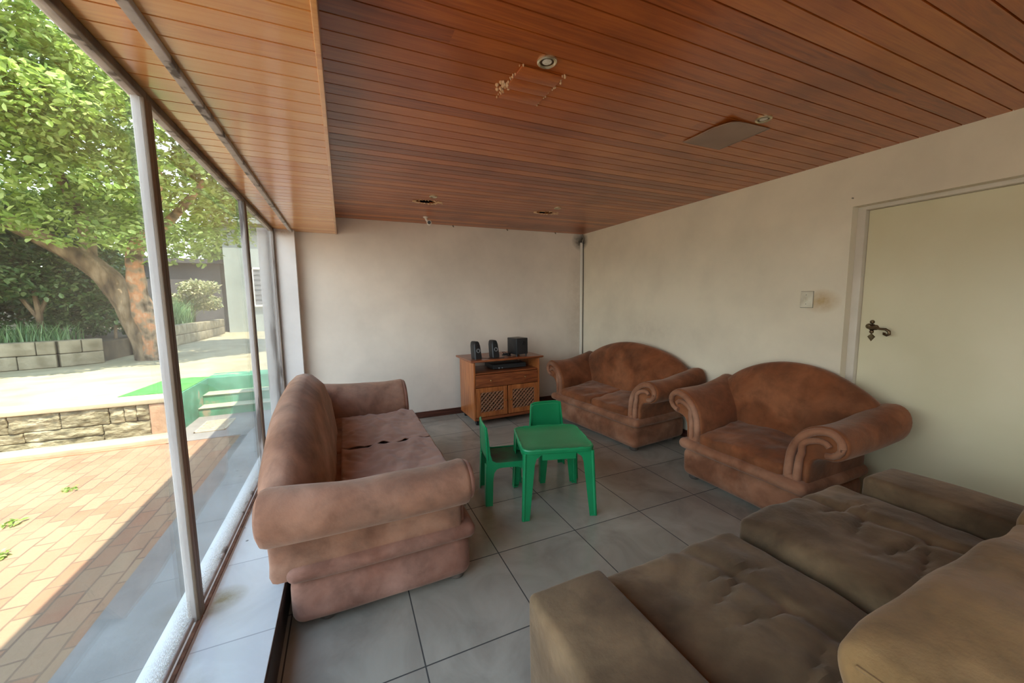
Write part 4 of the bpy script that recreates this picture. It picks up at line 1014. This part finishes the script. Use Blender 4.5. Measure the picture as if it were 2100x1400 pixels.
pw = tag(build('planter_wall', wall_path([(-9.5,7.9),(-6.5,8.45),(-4.47,8.98),(-4.05,9.30)], ZT, .83, .22, .42), M['planter'], loc=(-6,8.6,ZT)), 'low block planter wall left of the leaning tree trunk', 'planter wall')
pw2 = tag(build('planter_wall', wall_path([(-3.95,10.4),(-4.0,12.3),(-3.92,14.2),(-4.02,16.6)], ZT, .90, .22, .40), M['planter'], loc=(-4,13,ZT)), 'low block planter wall running back beyond the leaning tree', 'planter wall')
struct('planting_bed', MB().prism([(-12,8.0),(-9.5,8.0),(-6.5,8.55),(-4.47,9.08),(-4.1,9.4),(-4.08,16.5),(-12,16.6)], ZT, .74), M['soil'])
struct('lawn', MB().box(-18,-10.5,2,26,ZT-.3,ZT+.01), M['grass'])

# the big tree
tr = thing('tree', 'large leaning tree with bright green leafy crown on the terrace', 'tree', (-3.50,9.45,ZT))
def limb(pts, rad, seed, seg=16):
    ps = smoothpath(pts, 6); n = len(ps)
    rr = []
    for i in range(n):
        u = i/(n-1)*(len(rad)-1); k = min(int(u), len(rad)-2); rr.append(rad[k]+(rad[k+1]-rad[k])*(u-k))
    mb = MB().tube(ps, rr, seg)
    out = []
    for i, v in enumerate(mb.v):
        c = Vector(ps[i//seg]); d = Vector(v)-c
        f = 1 + .18*noise.noise(Vector(v)*3+Vector((seed,0,0))) + .07*noise.noise(Vector(v)*9)
        out.append(tuple(c + d*f))
    mb.v = out; return mb
def loc_(l): return [(x+3.50, y-9.45, z-ZT) for x, y, z in l]
b1 = limb(loc_([(-3.34,9.42,ZT-.05),(-3.44,9.42,.75),(-3.56,9.42,1.15),(-3.72,9.42,1.55),(-3.98,9.40,2.02),(-4.42,9.3,2.42),(-5.2,9.1,3.0),(-6.2,8.9,3.6)]), [.29,.245,.23,.205,.18,.15,.12,.09], 1)
q = limb(loc_([(-5.2,9.1,3.0),(-5.5,8.8,3.6),(-5.6,8.4,4.4)]), [.12,.09,.04], 2, 10); b1.add(q.v, q.f)
q = limb(loc_([(-4.1,9.36,2.2),(-4.2,9.6,2.9),(-4.6,9.9,3.8),(-4.8,10.1,5)]), [.13,.11,.08,.04], 3, 10); b1.add(q.v, q.f)
build('trunk', b1, M['bark'], tr, angle=80)
b2 = limb(loc_([(-3.26,9.30,ZT-.05),(-3.30,9.25,.9),(-3.40,9.25,1.35),(-3.43,9.25,1.75),(-3.42,9.3,2.4),(-3.2,9.6,3.2),(-3.1,9.7,4.2)]), [.20,.17,.16,.14,.13,.11,.06], 5)
q = limb(loc_([(-3.25,9.57,2.7),(-2.7,9.3,3.2),(-2.2,9.0,3.7)]), [.10,.07,.04], 6, 10); b2.add(q.v, q.f)
build('limb', b2, M['bark2'], tr, angle=80)['label'] = 'orange-brown peeled limb'
def leaf_cloud(n, blobs, size, seed, flat=.5, droop=.4, face=None):
    """n folded leaves near the surface of ellipsoid clusters"""
    rnd = random.Random(seed); vs = []; fs = []
    wts = [b[3]*b[4]*b[5] for b in blobs]
    for _ in range(n):
        b = rnd.choices(blobs, wts)[0]
        while True:
            d = Vector((rnd.gauss(0,1), rnd.gauss(0,1), rnd.gauss(0,1)))
            if d.length > .01: break
        d.normalize(); r = rnd.uniform(.45,1.0)**.5
        nz = 1 + .22*noise.noise(Vector((d.x*2.5+b[0], d.y*2.5+b[1], d.z*2.5+b[2])))
        c = Vector((b[0]+d.x*b[3]*r*nz, b[1]+d.y*b[4]*r*nz, b[2]+d.z*b[5]*r*nz))
        s = size*rnd.uniform(.65,1.25)
        ax = Vector((rnd.gauss(0,1), rnd.gauss(0,1), rnd.gauss(-droop,.5))).normalized()
        nr = Vector((rnd.gauss(0,.6), rnd.gauss(0,.6), 1)).normalized()
        sd = ax.cross(nr)
        if sd.length < .05: continue
        sd.normalize(); nr = sd.cross(ax).normalized()
        o = len(vs); fd = nr*s*.10
        vs += [tuple(c), tuple(c+ax*s*.35+sd*s*.30+fd), tuple(c+ax*s*.75+sd*s*.24+fd), tuple(c+ax*s), tuple(c+ax*s*.75-sd*s*.24+fd), tuple(c+ax*s*.35-sd*s*.30+fd)]
        fs += [(o,o+1,o+2,o+3),(o,o+3,o+4,o+5)]
    return vs, fs
blobs = []
for x, y, z, s in ((-3.9,10.6,3.2,.6),(-3.0,10.6,3.4,.7),(-2.2,10.6,3.6,.7),(-1.4,10.4,3.9,.7),(-.8,10.2,4.6,.7),(-3.4,10.8,4.2,.8),(-2.4,10.8,4.6,.8),(-1.5,10.6,5.2,.8),(-3.0,10.4,5.6,.9),(-4.2,10.6,5.2,.9),(-.9,9.8,3.6,.5),(-1.9,10.3,2.95,.45),(-2.9,10.4,2.75,.4),(-4.9,10.6,3.3,.7),(-6,10.6,3.3,.8)):
    blobs.append((x+3.5, y-9.45, z-ZT, s, s, s*.6))
rnd = random.Random(77)
for k in range(80):
    th = rnd.uniform(0,2*PI); rr = math.sqrt(rnd.random())
    x = -5.1 + 3.9*rr*math.cos(th); y = 9.3 + 3.0*rr*math.sin(th)
    zc = 5.2; hh = 3.0*math.sqrt(max(.05,1-rr*rr)); z = zc + rnd.uniform(-.95,1)*hh
    z = max(z, 3.0 + rnd.uniform(-.2,.3))
    s = rnd.uniform(.55,.95)
    blobs.append((x+3.5, y-9.45, z-ZT, s, s, s*.62))
# low hanging skirt of foliage towards the house
for x, y, z, s in ((-6.4,8.2,2.75,.62),(-5.7,7.9,2.9,.6),(-5.0,8.3,2.75,.55),(-4.4,8.1,2.82,.5),(-3.9,8.4,2.62,.5),(-3.3,8.5,2.60,.48),(-2.8,8.6,2.62,.45),(-2.35,8.8,2.66,.42),(-1.95,9.0,2.75,.40),(-4.1,7.7,3.4,.6),(-3.0,7.9,3.3,.55),(-2.3,8.1,3.5,.5),(-1.6,8.6,3.5,.48),(-1.25,9.0,3.2,.35),(-6.0,7.2,3.5,.7),(-5,7.1,3.9,.7),(-3.6,7.3,4.1,.7),(-2.4,7.6,4.3,.6),(-1.5,8.6,4.3,.6),(-1.3,8.9,4.9,.6),(-2.0,8.0,5.0,.7),(-2.9,7.9,4.7,.7),(-3.8,7.6,4.9,.7),(-1.9,8.4,3.9,.5),(-2.6,8.2,3.9,.5),(-3.4,7.9,3.8,.5),(-2.2,8.7,3.1,.4),(-5.2,8.6,2.45,.4),(-3.1,9.2,2.3,.35),(-2.5,9.3,2.35,.3)):
    blobs.append((x+3.5, y-9.45, z-ZT, s, s, s*.6))
vs, fs = leaf_cloud(95000, blobs, .105, 5)
build_fast('foliage', vs, fs, M['leaf'], tr)['kind'] = 'stuff'

# shrubs and strap-leaved plants in the beds
def shrub(name, label, cat, x, y, h, r, n, mat, size, seed, trunk=.04, low=.35):
    t = thing(name, label, cat, (x,y,.74))
    mb = MB().tube([(0,0,-.05),(.03,0,h*.3),(-.02,.02,h*.6)], [trunk,trunk*.8,trunk*.5], 8)
    mb.tube([(.02,0,h*.28),(.15*r,.05,h*.5),(.35*r,.05,h*.75)], [trunk*.6,trunk*.5,trunk*.3], 6).tube([(.02,0,h*.25),(-.2*r,.0,h*.5),(-.4*r,.05,h*.75)], [trunk*.6,trunk*.5,trunk*.3], 6)
    build('stem', mb, M['bark'], t)
    rn = random.Random(seed); bl = []
    for k in range(12):
        a = rn.uniform(0,2*PI); q = rn.random()**.5*r*.7
        bl.append((q*math.cos(a), q*math.sin(a), h*rn.uniform(low+.1,.95), r*.42, r*.42, h*.16))
    vs, fs = leaf_cloud(n, bl, size, seed); build_fast('foliage', vs, fs, mat, t)['kind'] = 'stuff'
    return t
shrub('shrub_tree', 'small dark-leaved tree with slim trunk in the planter left of the leaning trunk', 'tree', -5.05, 9.75, 1.75, 1.0, 4600, M['leafd'], .10, 11, .055, .42)
shrub('shrub_tree', 'dark leafy shrub at the left edge behind the planter wall', 'shrub', -6.9, 9.6, 1.6, .95, 4200, M['leafd'], .10, 12, .05, .15)
shrub('flowering_shrub', 'pale variegated shrub on the bed right of the leaning tree', 'shrub', -4.30, 15.0, 1.45, .8, 3600, M['leafp'], .09, 13, .03, .25)
shrub('shrub', 'dark low shrub behind the leaning trunk', 'shrub', -5.1, 11.0, 1.1, .8, 3400, M['leafd'], .09, 14, .03, .05)
shrub('shrub', 'dark bushy shrub between the two trunks', 'shrub', -4.3, 10.4, 1.3, .6, 2600, M['leafd'], .09, 15, .03, .05)
for i, (x, y, h, r) in enumerate(((-6.2,12.6,3.0,1.5),(-8.2,12.2,3.0,1.6),(-10.2,11.5,3.4,1.8),(-8.0,14.8,3.6,1.9),(-11.8,9.0,3.6,1.9))):
    shrub('background_shrub', ['tall dark hedge tree standing behind the leaning tree', 'tall dark hedge tree behind the small planter tree', 'dark hedge tree at the left end of the hedge', 'farthest dark hedge tree against the boundary', 'dark tree beyond the left end of the planter'][i], 'tree', x, y, h, r, 6500, M['leafd'], .15, 30+i, .07, .0)
def straps(label, cx, cy, rx, ry, n, h, seed):
    rn = random.Random(seed); vs = []; fs = []
    for _ in range(n):
        x, y = rn.uniform(-rx,rx), rn.uniform(-ry,ry); a = rn.uniform(0,2*PI); hh = h*rn.uniform(.55,1.15); lean = hh*rn.uniform(.15,.7); w = .012
        o = len(vs); sx, sy = -math.sin(a)*w, math.cos(a)*w
        for k in range(5):
            u = k/4; q = (1-u*.9); px, py, pz = x+math.cos(a)*lean*u*u, y+math.sin(a)*lean*u*u, hh*(u-.28*u*u*u*lean/hh)
            vs += [(px+sx*q,py+sy*q,pz),(px-sx*q,py-sy*q,pz)]
        for k in range(4): fs.append((o+2*k,o+2*k+1,o+2*k+3,o+2*k+2))
    o = build_fast('strap_leaf_plants', vs, fs, M['blade']); o.location = (cx,cy,.74)
    tag(o, label, 'plants', None, 'stuff'); return o
straps('dense strap-leaved plants along the planter left of the trunk', -6.6, 9.50, 2.1, .34, 1500, .42, 4)
straps('clump of tall strap leaves right of the leaning tree', -4.45, 13.6, .3, .9, 900, .9, 5)
straps('low strap leaves along the far planter wall', -4.70, 14.2, .2, 1.6, 700, .35, 6)

# neighbouring house with louvre window, and outbuilding with its shade put into the colour
hb = tag(build('house', MB().box(-3.86, 4, 17.0, 22, ZT, 4.4).box(-4.15, 4.3, 16.7, 17.0, 4.3, 4.5), M['house'], loc=(0,17,ZT)), 'pale rendered house with a louvred window at the far side of the terrace', 'house')
hw_ = build('window', MB().bbox(-3.06-0,-2.98,16.93-17,16.99-17,1.32-ZT,2.75-ZT,.01).bbox(-2.46,-2.38,16.93-17,16.99-17,1.32-ZT,2.75-ZT,.01).bbox(-3.06,-2.38,16.93-17,16.99-17,2.68-ZT,2.75-ZT,.01).bbox(-3.12,-2.32,16.90-17,16.99-17,1.30-ZT,1.38-ZT,.01), M['whitep'], hb)
mb = MB()
for k in range(7):
    z = 1.40-ZT + k*.183
    mb.loft([[(-2.98,-.05,z),(-2.46,-.05,z),(-2.46,-.045,z+.004),(-2.98,-.045,z+.004)],[(-2.98,-.015,z+.172),(-2.46,-.015,z+.172),(-2.46,-.010,z+.176),(-2.98,-.010,z+.176)]])
build('louvre', mb, M['jal'], hw_)
tag(build('outbuilding', MB().box(-7.6, -4.1, 17.5, 21, ZT, 2.95).box(-7.8,-3.95,17.3,21,2.9,3.05), M['houseD'], loc=(-5.8,18,ZT)), 'outbuilding with shade in its render colour between the shrubs and the pale house', 'building')
struct('boundary_wall', MB().box(-22,8,24,24.3,ZT,2.7).box(-18.3,-18,-6,24,ZO,2.6), M['houseD'])
for i, (x, y, z, r) in enumerate(((-13,20,3.4,2.6),(-9,22,4.2,2.8),(-4.5,23,4.6,2.6),(0.5,23,5.0,2.4),(-15,13,3.6,2.8),(-15.5,6,3.4,2.6))):
    t = thing('distant_tree', ['distant tree behind the hedge, left of centre', 'distant tree above the dark hedge', 'distant tree rising over the shaded outbuilding', 'distant tree rising behind the pale house roof', 'distant tree at the left boundary', 'distant tree at the near left boundary'][i], 'tree', (x,y,ZT))
    build('trunk', MB().tube([(0,0,-.1),(.1,0,z*.5),(0,.1,z)], [.22,.18,.1], 10), M['bark'], t)
    rn = random.Random(60+i)
    bl = [(rn.uniform(-.8,.8)*r*.7, rn.uniform(-.6,.6)*r*.7, z+rn.uniform(-.9,.8)*r*.8, r*.42, r*.42, r*.3) for _ in range(16)]
    vs, fs = leaf_cloud(6000, bl, .26, 70+i); build_fast('foliage', vs, fs, M['leaf'], t)['kind'] = 'stuff'
# weeds and dead leaves between the bricks
rn = random.Random(9)
for i, (x, y) in enumerate(((-2.05,4.05),(-2.1,3.55),(-1.9,3.1))):
    vs, fs = leaf_cloud(26, [(0,0,.012,.05,.035,.012)], .035, 90+i)
    o = build_fast('weed', vs, fs, M['leaf']); o.location = (x,y,ZO+.006)
    tag(o, ['tiny weed in the sunny paving nearest the kerb', 'tiny weed in the sunny paving, middle of three', 'tiny weed in the sunny paving nearest the glass'][i], 'weed', 'weeds in the paving')

# ------------------------------------------------------------------ light
w = bpy.data.worlds.new('World'); SC.world = w; w.use_nodes = True; nt = w.node_tree
bg = nt.nodes['Background']
tc = nt.nodes.new('ShaderNodeTexCoord'); sp = nt.nodes.new('ShaderNodeSeparateXYZ'); nt.links.new(tc.outputs['Generated'], sp.inputs[0])
rp = ramp(nt, [(.0, (.80,.80,.76)), (.12, (.92,.95,1.0)), (.5, (.62,.79,1.0)), (1.0, (.40,.60,1.0))]); nt.links.new(sp.outputs['Z'], rp.inputs[0])
nt.links.new(rp.outputs[0], bg.inputs[0]); bg.inputs[1].default_value = 2.6
sd = Vector((-.16,.35,-1)).normalized()
sl_ = bpy.data.lights.new('sun', 'SUN'); sl_.energy = 7.6; sl_.angle = .009; sl_.color = (1,.93,.80)
so = bpy.data.objects.new('sun', sl_); COL.objects.link(so); so.location = (0,0,8); so.rotation_euler = sd.to_track_quat('-Z','Y').to_euler()
def portal(name, loc, rot, sx, sy):
    l = bpy.data.lights.new(name, 'AREA'); l.shape = 'RECTANGLE'; l.size = sx; l.size_y = sy; l.cycles.is_portal = True
    o = bpy.data.objects.new(name, l); COL.objects.link(o); o.location = loc; o.rotation_euler = rot
portal('window_portal', (-.66,.92,1.14), (0,-PI/2,0), 1.97, 7.04)
portal('rear_portal', (.55,YR-.1,1.05), (PI/2,0,PI), .9, 2.1)

# ------------------------------------------------------------------ camera
yaw, pitch, roll = .41410, .10540, -.01350
cy_, sy_, cp, sp_ = math.cos(yaw), math.sin(yaw), math.cos(pitch), math.sin(pitch)
fwd = Vector((sy_*cp, cy_*cp, -sp_)); right = Vector((cy_, -sy_, 0)); up = right.cross(fwd)
r2 = right*math.cos(roll) + up*math.sin(roll); u2 = up*math.cos(roll) - right*math.sin(roll)
cam = bpy.data.cameras.new('Camera'); co = bpy.data.objects.new('Camera', cam); COL.objects.link(co)
mt = Matrix(((r2.x,u2.x,-fwd.x,0),(r2.y,u2.y,-fwd.y,0),(r2.z,u2.z,-fwd.z,1.38945),(0,0,0,1)))
co.matrix_world = mt
cam.sensor_width = 36; cam.lens = 782.18/2100*36; cam.clip_start = .02; cam.clip_end = 200
SC.camera = co
SC.view_settings.view_transform = 'Standard'; SC.view_settings.look = 'None'; SC.view_settings.gamma = 1
SC.view_settings.use_curve_mapping = False; SC.view_settings.exposure = 1.25
SC.cycles.max_bounces = 10; SC.cycles.diffuse_bounces = 6; SC.cycles.transparent_max_bounces = 12
